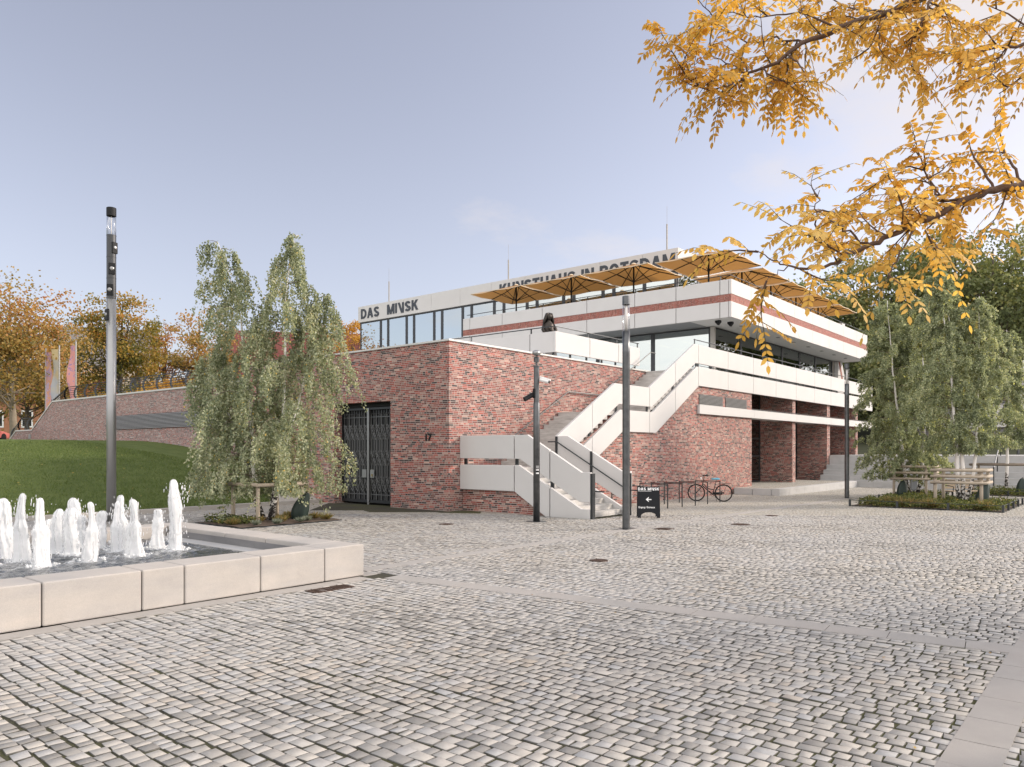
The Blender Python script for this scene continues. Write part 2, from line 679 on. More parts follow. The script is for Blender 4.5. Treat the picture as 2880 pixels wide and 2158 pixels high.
def cobble_mat():
    m, nt, N, L, B = new_mat('cobble_stone')
    r = ATTR(nt)
    p = GEO(nt)
    c = RAMP(nt, r, COB_STOPS)
    patch = NOISE(nt, p, .28, 4, .6)  # broad cool patches: bluish shade on the paving, put into the stone colour
    c = MIX(nt, M(nt, 'MULTIPLY_ADD', patch, 3.0, -1.15, clamp=True), c, MIX(nt, .45, c, (.38, .385, .40)))
    n1 = NOISE(nt, p, 14, 6, .65)
    n2 = NOISE(nt, p, 240, 3, .7)
    f = M(nt, 'MULTIPLY', M(nt, 'MULTIPLY_ADD', n1, .55, .74), M(nt, 'MULTIPLY_ADD', n2, .5, .75))
    sc = nt.nodes.new('ShaderNodeVectorMath')
    sc.operation = 'SCALE'
    L.new(c, sc.inputs[0])
    L.new(f, sc.inputs['Scale'])
    L.new(sc.outputs[0], B.inputs['Base Color'])
    B.inputs['Roughness'].default_value = .58
    L.new(BUMP(nt, M(nt, 'ADD', M(nt, 'MULTIPLY', n1, .12), M(nt, 'MULTIPLY', n2, .35)), .5, .004), B.inputs['Normal'])
    return m


def joint_mat():
    m, nt, N, L, B = new_mat('joint_soil_and_moss')
    p = GEO(nt)
    n = NOISE(nt, p, .4, 3)
    n2 = NOISE(nt, p, 30, 4)
    moss = M(nt, 'MULTIPLY_ADD', M(nt, 'ADD', n, M(nt, 'MULTIPLY', n2, .5)), 3.0, -1.85, clamp=True)
    c = MIX(nt, moss, (.030, .026, .021), (.060, .062, .018))
    L.new(c, B.inputs['Base Color'])
    B.inputs['Roughness'].default_value = .95
    L.new(BUMP(nt, n2, .8, .01), B.inputs['Normal'])
    return m


def far_ground():
    b = MB()
    b.add([(-900, -900, -.5), (900, -900, -.5), (900, 900, -.5), (-900, 900, -.5)], [(0, 1, 2, 3)])
    o = b.build('ground', simple('far_ground', (.12, .13, .07), .9, 0, .3, .2))
    tag(o, kind='structure')


far_ground()
GEO_DIST = 24.0
FWD = np.array([.7704, .6376])
RGT = np.array([.6376, -.7704])


def camxy(X, Y):
    dx, dy = X - CAM[0], Y - CAM[1]
    return dx * RGT[0] + dy * RGT[1], dx * FWD[0] + dy * FWD[1]


def strip1_x(Y):
    return -9.85 + (-(Y) - 8.2) * .125


def blocked(X, Y):
    b = (X < -10.24 + .30) & (Y > -8.40) & (Y < -1.9)
    b |= (X > -7.46) & (X < -4.34) & (Y > .04) & (Y < 2.46)
    b |= (X > 11.95) & (X < 22.1) & (Y > -14.1) & (Y < -9.2)
    s = strip1_x(Y)
    b |= (Y < -8.0) & (X < s - .035) & (X > s - .345) & (Y > -16.66)
    b |= (Y < -16.70) & (Y > -16.94)
    b |= (Y > -7.72) & (Y < -7.52) & (X > -9.95)
    b |= (X > .45) & (X < 2.72) & (Y > -5.32)
    b |= (X > 2.6) & (Y > -2.4)
    b |= (X > 0) & (Y > 0)
    b |= (Y > 6.75)
    b |= (X > 17.25) & (Y > -4.32)
    return b


def cobbles():
    p = .118
    tops = []
    cx, cy, hw, hl, rn = [], [], [], [], []
    for i in range(int(-22 / p), int(22 / p)):
        x = i * p
        # only the part of the row that can be seen
        ys = np.arange(-40.0, 8.0, .02)
        a, t = camxy(np.full_like(ys, x), ys)
        ok = (t > 1.2) & (t < GEO_DIST) & (np.abs(a) < .70 * t + 1.5)
        if not ok.any():
            continue
        y = ys[ok].min() - random.random() * .2
        ymax = ys[ok].max()
        while y < ymax:
            l = random.choice((.085, .10, .11, .12, .125, .14, .16)) + random.uniform(-.010, .010)
            cx.append(x)
            cy.append(y + l / 2)
            hl.append(l / 2)
            hw.append(p / 2)
            y += l
    cx, cy, hw, hl = map(np.array, (cx, cy, hw, hl))
    n = len(cx)
    # laid by hand: rows wander
    sgn = np.array([[-1, -1], [1, -1], [1, 1], [-1, 1]])
    gx = (.0070 + .005 * rng.random((n, 4)))
    gy = (.0040 + .003 * rng.random((n, 4)))
    px = cx[:, None] + sgn[:, 0] * (hw[:, None] - gx * .62)
    py = cy[:, None] + sgn[:, 1] * (hl[:, None] - gy)
    px += rng.normal(0, .0045, (n, 4)) + rng.normal(0, .005, (n, 1))
    py += rng.normal(0, .0055, (n, 4))
    # rows wander a little, each in its own way
    k1 = np.floor(cx / p)[:, None]
    wx = .012 * np.sin(py * 1.7 + k1 * .35) + .007 * np.sin(py * 4.1 + k1 * 2.1) + .020 * np.sin(py * .6 + .5 * np.sin(px * .5))
    wy = .02 * np.sin(px * 1.1 + py)
    px, py = px + wx, py + wy
    keep = ~blocked(px.mean(1), py.mean(1))
    a, t = camxy(px.mean(1), py.mean(1))
    keep &= (t < GEO_DIST) & (t > 1.2)
    px, py = px[keep], py[keep]
    n = len(px)
    mx, my = px.mean(1, keepdims=True), py.mean(1, keepdims=True)
    h = gz(mx) + rng.normal(0, .0016, (n, 1))
    tx, ty = rng.normal(0, .012, (n, 1)), rng.normal(0, .012, (n, 1))
    def ring(s, dz):
        X = mx + (px - mx) * s
        Y = my + (py - my) * s
        return np.stack([X, Y, h + dz + (X - mx) * tx + (Y - my) * ty], -1)
    rings = np.concatenate([ring(1.0, -.0095), ring(.988, -.003), ring(.962, 0.0)], axis=1)   # n,12,3
    base = []
    for k in range(4):
        k2 = (k + 1) % 4
        base.append((k, k2, 4 + k2, 4 + k))
        base.append((4 + k, 4 + k2, 8 + k2, 8 + k))
    base.append((8, 9, 10, 11))
    base = np.array(base)
    loops = (base[None] + (np.arange(n) * 12)[:, None, None]).reshape(-1)
    rn = np.clip(rng.random(n) * .9 + .1 * np.sin(mx[:, 0] * 1.3 + my[:, 0]), 0, 1)
    o = np_mesh('cobble_paving', rings.reshape(-1, 3), loops, np.full(n * 9, 4), cobble_mat(), None, np.where(np.arange(n * 9) % 9 == 8, np.repeat(.03 + .97 * rn, 9), np.where(np.arange(n * 9) % 2 == 0, 0.0, .02)))
    tag(o, kind='structure')


cobbles()


def plaza_sheets():
    # joint bed under the stones, near
    xs = [-60, 0, 30, 140]
    b = MB()
    for x0, x1 in zip(xs[:-1], xs[1:]):
        z0, z1 = float(gz(x0)), float(gz(x1))
        b.add([(x0, -90, z0 - .007), (x1, -90, z1 - .007), (x1, 60, z1 - .007), (x0, 60, z0 - .007)], [(0, 1, 2, 3)])
    o = b.build('paving_bed', joint_mat())
    tag(o, kind='structure')
    # beyond the modelled stones the same paving goes on as one sheet
    P = lambda s, t: (CAM[0] + RGT[0] * s + FWD[0] * t, CAM[1] + RGT[1] * s + FWD[1] * t)
    b = MB()
    G = GEO_DIST - .05
    n = 60
    for i in range(n):
        for (t0, t1) in ((G, 30), (30, 40), (40, 75)):
            s0, s1 = -75 + 150 * i / n, -75 + 150 * (i + 1) / n
            q = [P(s0, t0), P(s1, t0), P(s1, t1), P(s0, t1)]
            b.add([(x, y, float(gz(x)) - .004) for x, y in q], [(0, 1, 2, 3)])
    for sgn in (-1, 1):
        for i in range(20):
            t0, t1 = -12 + i * (G + 12) / 20, -12 + (i + 1) * (G + 12) / 20
            e0, e1 = (.70 * max(t0, 1.2) + 1.3), (.70 * max(t1, 1.2) + 1.3)
            q = [P(sgn * e0, t0), P(sgn * e1, t1), P(sgn * 75, t1), P(sgn * 75, t0)]
            b.add([(x, y, float(gz(x)) - .004) for x, y in q], [(0, 1, 2, 3)])
    o = b.build('plaza', plaza_far_mat())
    tag(o, kind='structure')


plaza_sheets()
SLAB = stone_mat('paving_slab', (.36, .335, .315), (.31, .30, .29), .16)


def slab_row(name, pts_fn, lens, w):
    """row of slabs along a line: pts_fn(s) -> centre x, y and direction"""
    b = MB()
    s = 0.0
    for l in lens:
        x, y, dx, dy = pts_fn(s + l / 2)
        nx, ny = -dy, dx
        hl, hw = l / 2 - .004, w / 2
        z = float(gz(x)) + .006 + random.uniform(-.002, .002)
        q = [(x - dx * hl - nx * hw, y - dy * hl - ny * hw), (x + dx * hl - nx * hw, y + dy * hl - ny * hw),
             (x + dx * hl + nx * hw, y + dy * hl + ny * hw), (x - dx * hl + nx * hw, y - dy * hl + ny * hw)]
        b.add([(a, c, z - .06) for a, c in q] + [(a, c, z) for a, c in q], [(4, 5, 6, 7), (0, 1, 5, 4), (1, 2, 6, 5), (2, 3, 7, 6), (3, 0, 4, 7)])
        s += l
    o = b.build(name, SLAB)
    tag(o, kind='structure')


L1 = math.hypot(1, .125)
slab_row('paving_strip', lambda s: (strip1_x(-8.5 - s / L1) - .19, -8.5 - s / L1, .125 / L1, -1 / L1), [.62 + .1 * (i % 3) for i in range(11)] + [.6], .36)
slab_row('paving_strip', lambda s: (-22 + s, -16.82, 1, 0), [.5 + .06 * (i % 4) for i in range(60)], .33)
slab_row('paving_strip', lambda s: (-9.9 + s, -7.62, 1, 0), [.9] * 30, .30)
slab_row('paving_strip', lambda s: (-26 + s, -8.255, 1, 0), [.55 + .08 * (i % 3) for i in range(25)], .28)
slab_row('paving_strip', lambda s: (-10.09, -8.1 + s, 0, 1), [.7] * 8, .28)


def grate(x, y, kind, label, group, rz=0, sx=.3, sy=.3, r_=.2):
    z = float(gz(x)) + .004
    if kind == 'round':
        t = thing('manhole_cover', label, 'manhole cover', (x, y, z), rz, group)
        b = MB().lathe([(r_, -.02), (r_, .004), (r_ * .9, .004)], 28)
        b.build('frame_ring', RUST, t)
        b = MB().lathe([(r_ * .87, -.02), (r_ * .87, .007)], 28)
        for i in range(-3, 4):
            b.box(-r_ * .6, r_ * .6, i * r_ * .2 - r_ * .05, i * r_ * .2 + r_ * .05, .007, .012)
        b.build('lid', RUST, t)
    else:
        t = thing('drain_grate', label, 'drain grate', (x, y, z), rz, group)
        b = MB()
        b.box(-sx, sx, -sy, -sy + .03, -.02, .006).box(-sx, sx, sy - .03, sy, -.02, .006)
        b.box(-sx, -sx + .03, -sy + .03, sy - .03, -.02, .006).box(sx - .03, sx, -sy + .03, sy - .03, -.02, .006)
        b.build('frame', RUST, t)
        b = MB()
        n = int(sx * 2 / .05)
        for i in range(n):
            xx = -sx + .03 + (i + .5) * (2 * sx - .06) / n
            b.box(xx - .010, xx + .010, -sy + .03, sy - .03, -.015, .004)
        b.box(-sx + .03, sx - .03, -sy + .03, sy - .03, -.03, -.018)
        b.build('bars', RUST, t)
    return t


RUST = simple('rusty_cast_iron', (.060, .034, .024), .7, .3, .3, 9)
GG = 'iron covers set in the cobbles'
grate(-11.28, -8.62, 'grate', 'rusty drain grate at the foot of the fountain wall near its corner block', GG, 0, .34, .13)
grate(-6.41, -10.05, 'round', 'round rusty manhole cover alone in the open cobbles', GG, r_=.17)
grate(1.87, -9.23, 'round', 'round dark manhole cover in the cobbles in front of the black bicycle', GG, r_=.26)
grate(-.62, -8.25, 'grate', 'rusty square drain grate just right of the foot of the middle lamp post', GG, 0, .2, .2)
grate(5.4, -8.75, 'round', 'small round iron cover in the cobbles toward the right lamp post', GG)
grate(-3.27, -3.09, 'round', 'round iron cover in the cobbles left of the camera mast, before the house number wall', GG)


# ------------------------------------------------------------------ the museum building
B = thing('museum_building', 'long flat-roofed brick and white concrete museum with orange parasols on its terrace', 'building')
BASE = -.6


def part(name, mb, mat, parent=None, **k):
    return mb.build(name, mat, parent if parent is not None else B, **k)


# low brick block: left wall with gate opening, front wall behind the stair, return to the set-back wall
b = MB()
GY0, GY1, GZ = 2.90, 6.10, 3.77
b.box(0, .5, 0, GY0, BASE, 5.64).box(0, .5, GY1, 12.0, BASE, 5.64).box(0, .5, GY0, GY1, GZ, 5.64)
b.box(.5, 13.3, 0, .5, BASE, 5.64)
b.box(.5, 4.0, 11.5, 12.0, BASE, 5.64)
part('brick_wall', b, BRICK)
# solid base under the stair and the street storey under the balcony
b = MB()
b.prism([(-.02, BASE), (-.02, 1.24), (-2.35, 1.24), (-2.36, .95), (-4.3, .0), (-4.3, BASE)], 'X', .64, 2.57)
part('brick_wall', b, BRICK)
b = MB()
b.prism([(2.58, BASE), (2.58, 1.4), (6.4, 3.3), (9.0, 3.3), (13.35, 5.30), (19.59, 5.30), (19.59, BASE)], 'Y', -2.33, -.02)
part('brick_wall', b, BRICK)
# fins between the recessed doors, and the back wall
for x0, x1, zb in ((25.68, 26.17, -.3), (31.88, 32.45, -.3), (38.1, 38.6, 1.2)):
    part('brick_fin', MB().box(x0, x1, -2.25, -.3, zb, 5.30), BRICK)
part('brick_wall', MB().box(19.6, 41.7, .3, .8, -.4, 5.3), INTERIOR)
part('brick_wall', MB().box(32.46, 37.2, -.35, .28, 1.2, 5.3), BRICK)
# copings
b = MB()
b.box(-.045, .53, -.045, 12.04, 5.642, 5.70).box(.532, 13.28, -.045, .53, 5.642, 5.70)
for k in range(1, 13):
    b.box(-.052, -.044, k * .98 - .008, k * .98 + .008, 5.64, 5.703)
part('coping', b, COPING)
# terrace floor of the low block and everything behind
part('terrace_floor', MB().prism([(.53, .53), (41.7, .53), (41.7, 33), (4.5, 33), (4.5, 11.9), (.53, 11.9)], 'Z', 5.30, 5.60), SOFFIT)

# gate
GATE = simple('gate_steel', (.05, .053, .057), .4, .7, .08)
g = MB()
gx = .34
g.box(gx, gx + .07, 2.93, 3.0, .07, 3.60).box(gx, gx + .07, 6.03, 6.09, .07, 3.60)
g.box(gx, gx + .07, 3.0, 6.03, .07, .17).box(gx, gx + .07, 3.0, 6.03, 3.52, 3.60)
gate = part('gate', g, GATE)
g = MB().box(gx - .03, gx + .06, 4.46, 4.55, .0, 3.58)
part('meeting_post', g, STEEL_LIGHT, gate)
g = MB().box(.46, .49, 2.92, 6.08, .1, 3.75)
part('sheet', g, BLACK, gate)
g = MB().box(.36, .5, 2.92, 6.08, 3.62, 3.75)
part('lintel_panel', g, BLACK, gate)


def gate_leaf(y0, y1):
    """wrought pattern: stretched hexagons, diamonds between, thin flat bars"""
    g_ = MB()
    n = 5
    p = (y1 - y0) / n
    r_ = .013
    xx = .40
    zl = [(.62, 1.55, 1.0), ]
    rows = [(.42, 1.0), (1.0, 1.95), (1.95, 2.90), (2.90, 3.45)]
    for k in range(n + 1):
        y = y0 + k * p
        g_.box(xx + .02, xx + .045, y - .012, y + .012, .17, 3.52)
    for k in range(n):
        y = y0 + (k + .5) * p
        g_.box(xx + .02, xx + .045, y - .010, y + .010, .17, 3.52)
        a = p * .34
        for (c0, c1) in ((.52, .52), (1.46, 1.46), (2.42, 2.42)):
            pass
        for zc in (1.25, 2.20):
            h, s = .48, .30
            hexa = [(y, zc - h), (y + a, zc - s), (y + a, zc + s), (y, zc + h), (y - a, zc + s), (y - a, zc - s), (y, zc - h)]
            for q0, q1 in zip(hexa[:-1], hexa[1:]):
                g_.tube([(xx, q0[0], q0[1]), (xx, q1[0], q1[1])], r_, 4)
            a2, h2, s2 = a * .62, h * .86, s * .86
            hexa = [(y, zc - h2), (y + a2, zc - s2), (y + a2, zc + s2), (y, zc + h2), (y - a2, zc + s2), (y - a2, zc - s2), (y, zc - h2)]
            for q0, q1 in zip(hexa[:-1], hexa[1:]):
                g_.tube([(xx, q0[0], q0[1]), (xx, q1[0], q1[1])], r_ * .8, 4)
        for zc in (.77, 1.725, 2.68):
            for sg in (-1, 1):
                g_.tube([(xx, y + sg * p * .5, zc - .28), (xx, y - sg * p * .5, zc + .28)], r_, 4)
                g_.tube([(xx, y + sg * p * .5, zc - .19), (xx, y, zc + .28)], r_ * .8, 4)
                g_.tube([(xx, y, zc - .28), (xx, y + sg * p * .5, zc + .19)], r_ * .8, 4)
        for zc in (.77, 1.725, 2.68):
            dy, dz = p * .24, .16
            yy = y0 + k * p
            if k:
                d = [(yy, zc - dz), (yy + dy, zc), (yy, zc + dz), (yy - dy, zc), (yy, zc - dz)]
                for q0, q1 in zip(d[:-1], d[1:]):
                    g_.tube([(xx, q0[0], q0[1]), (xx, q1[0], q1[1])], r_, 4)
        for sg in (-1, 1):
            g_.tube([(xx, y + sg * a, 2.98), (xx, y + sg * a, 3.34)], r_, 4)
            g_.tube([(xx, y, 2.84), (xx, y + sg * a, 2.98)], r_, 4)
            g_.tube([(xx, y + sg * a, .18), (xx, y + sg * a, .46)], r_, 4)
            g_.tube([(xx, y + sg * a, .46), (xx, y, .58)], r_, 4)
        for sg in (-1, 0, 1):
            g_.ball((xx, y + sg * a, 3.37), .022, .022, .022, 6, 4)
    g_.box(xx - .008, xx + .008, y0, y1, 3.235, 3.26).box(xx - .008, xx + .008, y0, y1, .36, .39)
    part('leaf_grille', g_, GATE_BAR, gate)


GATE_BAR = simple('gate_bars', (.13, .135, .14), .42, .5, .05)
gate_leaf(3.0, 4.46)
gate_leaf(4.55, 6.03)
part('lock_plate', MB().box(.325, .36, 4.62, 4.86, 1.0, 1.30), STEEL_LIGHT, gate)
part('lock_plate', MB().box(.325, .36, 4.18, 4.40, 1.0, 1.30), STEEL_LIGHT, gate)
part('handle', MB().box(.29, .325, 4.27, 4.30, 1.05, 1.14), simple('brass', (.5, .4, .22), .3, .9), gate)


# writing -----------------------------------------------------------------
def glyph(ch, w=.215):
    """bold grotesque capitals drawn as polygons in a unit-high cell; returns (polygons, width)"""
    def stroke(pts, closed=False):
        out = []
        n_ = len(pts)
        ins, outs = [], []
        for i, p in enumerate(pts):
            a_ = Vector(pts[max(i - 1, 0)])
            c_ = Vector(pts[min(i + 1, n_ - 1)])
            t_ = (c_ - a_).normalized()
            nrm = Vector((-t_.y, t_.x))
            ins.append(Vector(p) + nrm * w / 2)
            outs.append(Vector(p) - nrm * w / 2)
        for i in range(n_ - 1):
            out.append([ins[i], ins[i + 1], outs[i + 1], outs[i]])
        return out

    def arc(cx, cy, rx, ry, a0, a1, n_=9):
        return [(cx + rx * math.cos(R(a0 + (a1 - a0) * i / n_)), cy + ry * math.sin(R(a0 + (a1 - a0) * i / n_))) for i in range(n_ + 1)]
    h = w / 2

    def bar(x0, x1, y0, y1):
        return [(x0, y0), (x1, y0), (x1, y1), (x0, y1)]

    def slant(x0, x1, y0, y1, ww=w):
        return [(x0 - ww / 2 * 1.08, y0), (x0 + ww / 2 * 1.08, y0), (x1 + ww / 2 * 1.08, y1), (x1 - ww / 2 * 1.08, y1)]
    if ch == 'I':
        return [bar(0, w, 0, 1)], w
    if ch == 'D':
        return [bar(0, w, 0, 1)] + stroke([(w, 1 - h)] + arc(.30, .5, .34, .5 - h, 90, -90) + [(w, h)]), .74
    if ch == 'P':
        return [bar(0, w, 0, 1)] + stroke([(w, 1 - h)] + arc(.36, .70, .22, .30 - h, 90, -90) + [(w, .40 + h)]), .68
    if ch == 'A':
        return [slant(.10, .37, 0, 1, w), slant(.66, .39, 0, 1, w), bar(.2, .56, .22, .22 + w * .8)], .76
    if ch == 'S':
        return stroke(arc(.34, .73, .235, .27 - h, 15, 270, 10)[:-1] + arc(.34, .27, .245, .27 - h + .0, 88, -165, 10)), .68
    if ch == 'M':
        return [bar(0, w, 0, 1), bar(.69, .69 + w, 0, 1), slant(.44, .13, 0, 1, w * .95), slant(.44, .75, 0, 1, w * .95)], .88
    if ch == 'N':
        return [bar(0, w, 0, 1), bar(.54, .54 + w, 0, 1), slant(.60, .13, 0, 1, w)], .73
    if ch == 'Z':       # the tilted N of the name
        return [slant(.50, .10, -.06, 1, w), bar(.50, .50 + w, -.06, .98)], .72
    if ch == 'K':
        return [bar(0, w, 0, 1), slant(.20, .60, .38, 1, w * 1.15), slant(.63, .33, 0, .62, w * 1.1)], .74
    if ch == 'U':
        return stroke([(h, 1), (h, .36)] + arc(.35, .36, .35 - h, .36 - h, 180, 360) + [(.70 - h, .36), (.70 - h, 1)]), .70
    if ch == 'T':
        return [bar(0, .66, 1 - w * .92, 1), bar(.33 - h, .33 + h, 0, 1 - w * .92)], .66
    if ch == 'H':
        return [bar(0, w, 0, 1), bar(.52, .52 + w, 0, 1), bar(w, .52, .5 - w * .45, .5 + w * .45)], .71
    if ch == 'O':
        return stroke(arc(.39, .5, .39 - h, .5 - h, 0, 360, 24)), .78
    return [], .30


def put_word(name, word, org, xd, yd, w, h, thick, mat, parent):
    """each letter is a part of its own; the word is fitted to w by h"""
    xs, tot = [], 0.0
    gl = [glyph(c) for c in word]
    for g_, gw in gl:
        xs.append(tot)
        tot += gw + .11
    tot -= .11
    xd, yd = Vector(xd), Vector(yd)
    nd = xd.cross(yd)
    out = []
    for (polys, gw), x0_, ch in zip(gl, xs, word):
        if not polys:
            continue
        b_ = MB()
        for i, pl in enumerate(polys):
            tt = thick + .0006 * i
            P_ = [Vector(org) + xd * ((p[0] + x0_) / tot * w) + yd * (p[1] * h) for p in pl]
            n_ = len(P_)
            b_.add([p for p in P_] + [p + nd * tt for p in P_], [tuple(range(n_, 2 * n_))] + [(i_, (i_ + 1) % n_, n_ + (i_ + 1) % n_, n_ + i_) for i_ in range(n_)])
        out.append(b_.build(name, mat, parent))
    return out


def text_shape(body, bold=.0):
    cu = bpy.data.curves.new('tmp_text', 'FONT')
    cu.body = body
    cu.size = 1.0
    cu.extrude = .5
    cu.offset = bold
    cu.resolution_u = 4
    o = bpy.data.objects.new('tmp_text', cu)
    COL.objects.link(o)
    dg = bpy.context.evaluated_depsgraph_get()
    dg.update()
    me = bpy.data.meshes.new_from_object(o.evaluated_get(dg))
    bpy.data.objects.remove(o)
    bpy.data.curves.remove(cu)
    return me


def put_text(name, body, org, xd, yd, w, h, thick, mat, parent, bold=.02, custom=None):
    me = custom if custom is not None else text_shape(body, bold)
    n = len(me.vertices)
    co = np.empty(n * 3, dtype=np.float32)
    me.vertices.foreach_get('co', co)
    co = co.reshape(-1, 3)
    lo, hi = co.min(0), co.max(0)
    q = (co - lo) / np.maximum(hi - lo, 1e-6)
    xd, yd = np.array(xd, float), np.array(yd, float)
    nd = np.cross(xd, yd)
    P = np.array(org) + q[:, :1] * w * xd + q[:, 1:2] * h * yd + q[:, 2:3] * thick * nd
    me.vertices.foreach_set('co', P.astype(np.float32).ravel())
    me.update()
    me.materials.clear()
    me.materials.append(mat)
    me.name = name
    o = bpy.data.objects.new(name, me)
    return link(o, parent)


put_text('house_number', '17', (-.001, 1.10, 2.33), (0, -1, 0), (0, 0, 1), .29, .24, .03, BLACK, B, .03)

# terrace parapet above the low block -------------------------------------
PX, PY = 6.2, .2


def panel(x0, x1, y0, y1, z0, z1, name='parapet_panel', mat=None):
    return part(name, MB().box(x0, x1, y0, y1, z0, z1), mat or PANEL, bevel=.012)


panel(PX, 8.62, PY, PY + .12, 5.91, 6.73)
panel(8.65, 10.9, PY, PY + .12, 5.91, 6.73)
panel(10.93, 12.75, PY, PY + .12, 5.91, 6.73)
panel(PX, PX + .12, PY + .125, 1.48, 5.91, 6.73)
panel(PX, PX + .12, 1.52, 4.78, 5.91, 6.73)
panel(PX, PX + .12, 4.81, 8.0, 5.91, 6.73)
for x in (6.3, 7.45, 8.63, 9.8, 10.92, 12.6):
    part('parapet_post', MB().box(x - .05, x + .05, PY + .16, PY + .20, 5.6, 6.6), STEEL)
for y in (1.5, 3.1, 4.8, 6.4):
    part('parapet_post', MB().box(PX + .16, PX + .2, y - .05, y + .05, 5.6, 6.6), STEEL)


def rail(pts, posts, name='railing', r_=.022, mat=None, drop=.22):
    b_ = MB()
    b_.tube(pts, r_, 8)
    for (x, y, z) in posts:
        b_.box(x - .035, x + .035, y - .012, y + .012, z - drop, z - .01)
    return part(name, b_, mat or STEEL)


rail([(12.75, PY + .06, 6.94), (PX + .06, PY + .06, 6.94), (PX + .06, 8.0, 6.94)],
     [(12.7, PY + .1, 6.94), (8.64, PY + .1, 6.94), (10.9, PY + .1, 6.94), (PX + .1, 1.5, 6.94), (PX + .1, 4.8, 6.94)])

# outdoor stair -----------------------------------------------------------
S = part('outdoor_stair', MB().box(.62, 2.58, -2.35, -.01, 1.26, 1.46), CONC_STEP)


def step(x0, x1, y0, y1, z0, z1):
    o = part('step', MB().box(x0, x1, y0, y1, z0, z1), CONC_STEP, S, bevel=.008)
    return o


for k in range(9):          # lower flight, coming down towards the square
    y1 = -2.35 - k * .335
    z1 = 1.46 - (k + 1) * .1622
    if k < 8:
        for (xa, xb) in ((.64, 1.58 + .2 * (k % 2)), (1.585 + .2 * (k % 2), 2.57)):
            step(xa, xb, y1 - .365, y1, z1 - .16, z1)
for k in range(12):         # middle flight
    x0 = 2.64 + k * .313
    z1 = 1.46 + (k + 1) * .17
    xs = -1.15 + .3 * (k % 3)
    step(x0, x0 + .34, -2.26, xs - .004, z1 - .17, z1)
    step(x0, x0 + .34, xs, -.01, z1 - .17, z1)
step(6.4, 9.0, -2.26, -.01, 3.35, 3.5)
for k in range(13):         # upper flight
    x0 = 9.0 + k * .328
    z1 = 3.5 + (k + 1) * .1654
    xs = -1.1 + .25 * (k % 3)
    step(x0, x0 + .36, -2.26, xs - .004, z1 - .165, z1)
    step(x0, x0 + .36, xs, -.01, z1 - .165, z1)


def yz_panel(poly, x0, x1, parent=None):
    return part('parapet_panel', MB().prism(poly, 'X', x0, x1), PANEL, S, bevel=.01)


X0 = .507
# left parapet of the lower flight: two bands with a gap, three panels
yz_panel([(-.01, 1.743), (-.01, 2.50), (-2.345, 2.50), (-2.345, 1.743)], X0, X0 + .12)
yz_panel([(-2.385, 1.743), (-2.385, 2.50), (-2.885, 2.50), (-3.745, 2.021), (-3.745, 1.105), (-2.592, 1.743)], X0, X0 + .12)
yz_panel([(-3.785, 1.083), (-3.785, 1.999), (-4.929, 1.36), (-5.24, 1.36), (-5.24, .49), (-4.86, .49)], X0, X0 + .12)
yz_panel([(-.01, .717), (-.01, 1.535), (-2.345, 1.535), (-2.345, .717)], X0, X0 + .12)
yz_panel([(-2.385, .70), (-2.385, 1.545), (-2.549, 1.545), (-3.745, .90), (-3.745, -.1)], X0, X0 + .12)
yz_panel([(-3.785, -.1), (-3.785, .88), (-4.917, .275), (-5.24, .275), (-5.24, -.1)], X0, X0 + .12)
X1 = 2.60
yz_panel([(-2.42, 1.743), (-2.42, 2.49), (-2.937, 2.49), (-5.02, 1.36), (-5.34, 1.36), (-5.34, .48), (-5.0, .48), (-2.60, 1.743)], X1, X1 + .12)
yz_panel([(-2.42, .717), (-2.42, 1.50), (-2.6, 1.50), (-5.0, .25), (-5.34, .25), (-5.34, -.1), (-3.8, -.1)], X1, X1 + .12)
# outer parapet of the rising flights, plane Y = -2.4
YO = -2.42


def xz_panel(poly, par=None):
    return part('parapet_panel', MB().prism(poly, 'Y', YO, YO + .11), PANEL, par or S, bevel=.01)


def lerp_up(x):     # top edge of the upper band
    P_ = [(2.74, 2.49), (6.386, 4.533), (8.977, 4.533), (13.0, 6.72)]
    for (a0, z0), (a1, z1) in zip(P_[:-1], P_[1:]):
        if x <= a1:
            return z0 + (z1 - z0) * (x - a0) / (a1 - a0)
    return 6.72


def lerp_upb(x):
    P_ = [(2.74, 1.55), (6.68, 3.765), (9.195, 3.765), (13.09, 5.88), (14, 5.88)]
    for (a0, z0), (a1, z1) in zip(P_[:-1], P_[1:]):
        if x <= a1:
            return z0 + (z1 - z0) * (x - a0) / (a1 - a0)
    return 5.88


def lerp_lo(x):
    P_ = [(2.74, 1.28), (6.767, 3.555), (9.261, 3.555), (13.21, 5.735), (14, 5.735)]
    for (a0, z0), (a1, z1) in zip(P_[:-1], P_[1:]):
        if x <= a1:
            return z0 + (z1 - z0) * (x - a0) / (a1 - a0)
    return 5.735


def lerp_lob(x):
    P_ = [(2.74, .38), (6.943, 2.725), (9.529, 2.725), (13.42, 4.895), (14, 4.895)]
    for (a0, z0), (a1, z1) in zip(P_[:-1], P_[1:]):
        if x <= a1:
            return z0 + (z1 - z0) * (x - a0) / (a1 - a0)
    return 4.895


cuts = [2.74, 4.879, 9.01, 11.214, 13.39]
brk_up = [6.386, 8.977, 13.0]
brk_upb = [6.68, 9.195, 13.09]
brk_lo = [6.767, 9.261, 13.21]
brk_lob = [6.943, 9.529]
for c0, c1 in zip(cuts[:-1], cuts[1:]):
    c0 += .012
    c1 -= .012
    for (ft, bt, fb, bb) in ((lerp_up, brk_up, lerp_upb, brk_upb), (lerp_lo, brk_lo, lerp_lob, brk_lob)):
        top = [c0] + [x for x in bt if c0 < x < c1] + [c1]
        bot = [c0] + [x for x in bb if c0 < x < c1] + [c1]
        xz_panel([(x, ft(x)) for x in top] + [(x, fb(x)) for x in reversed(bot)])
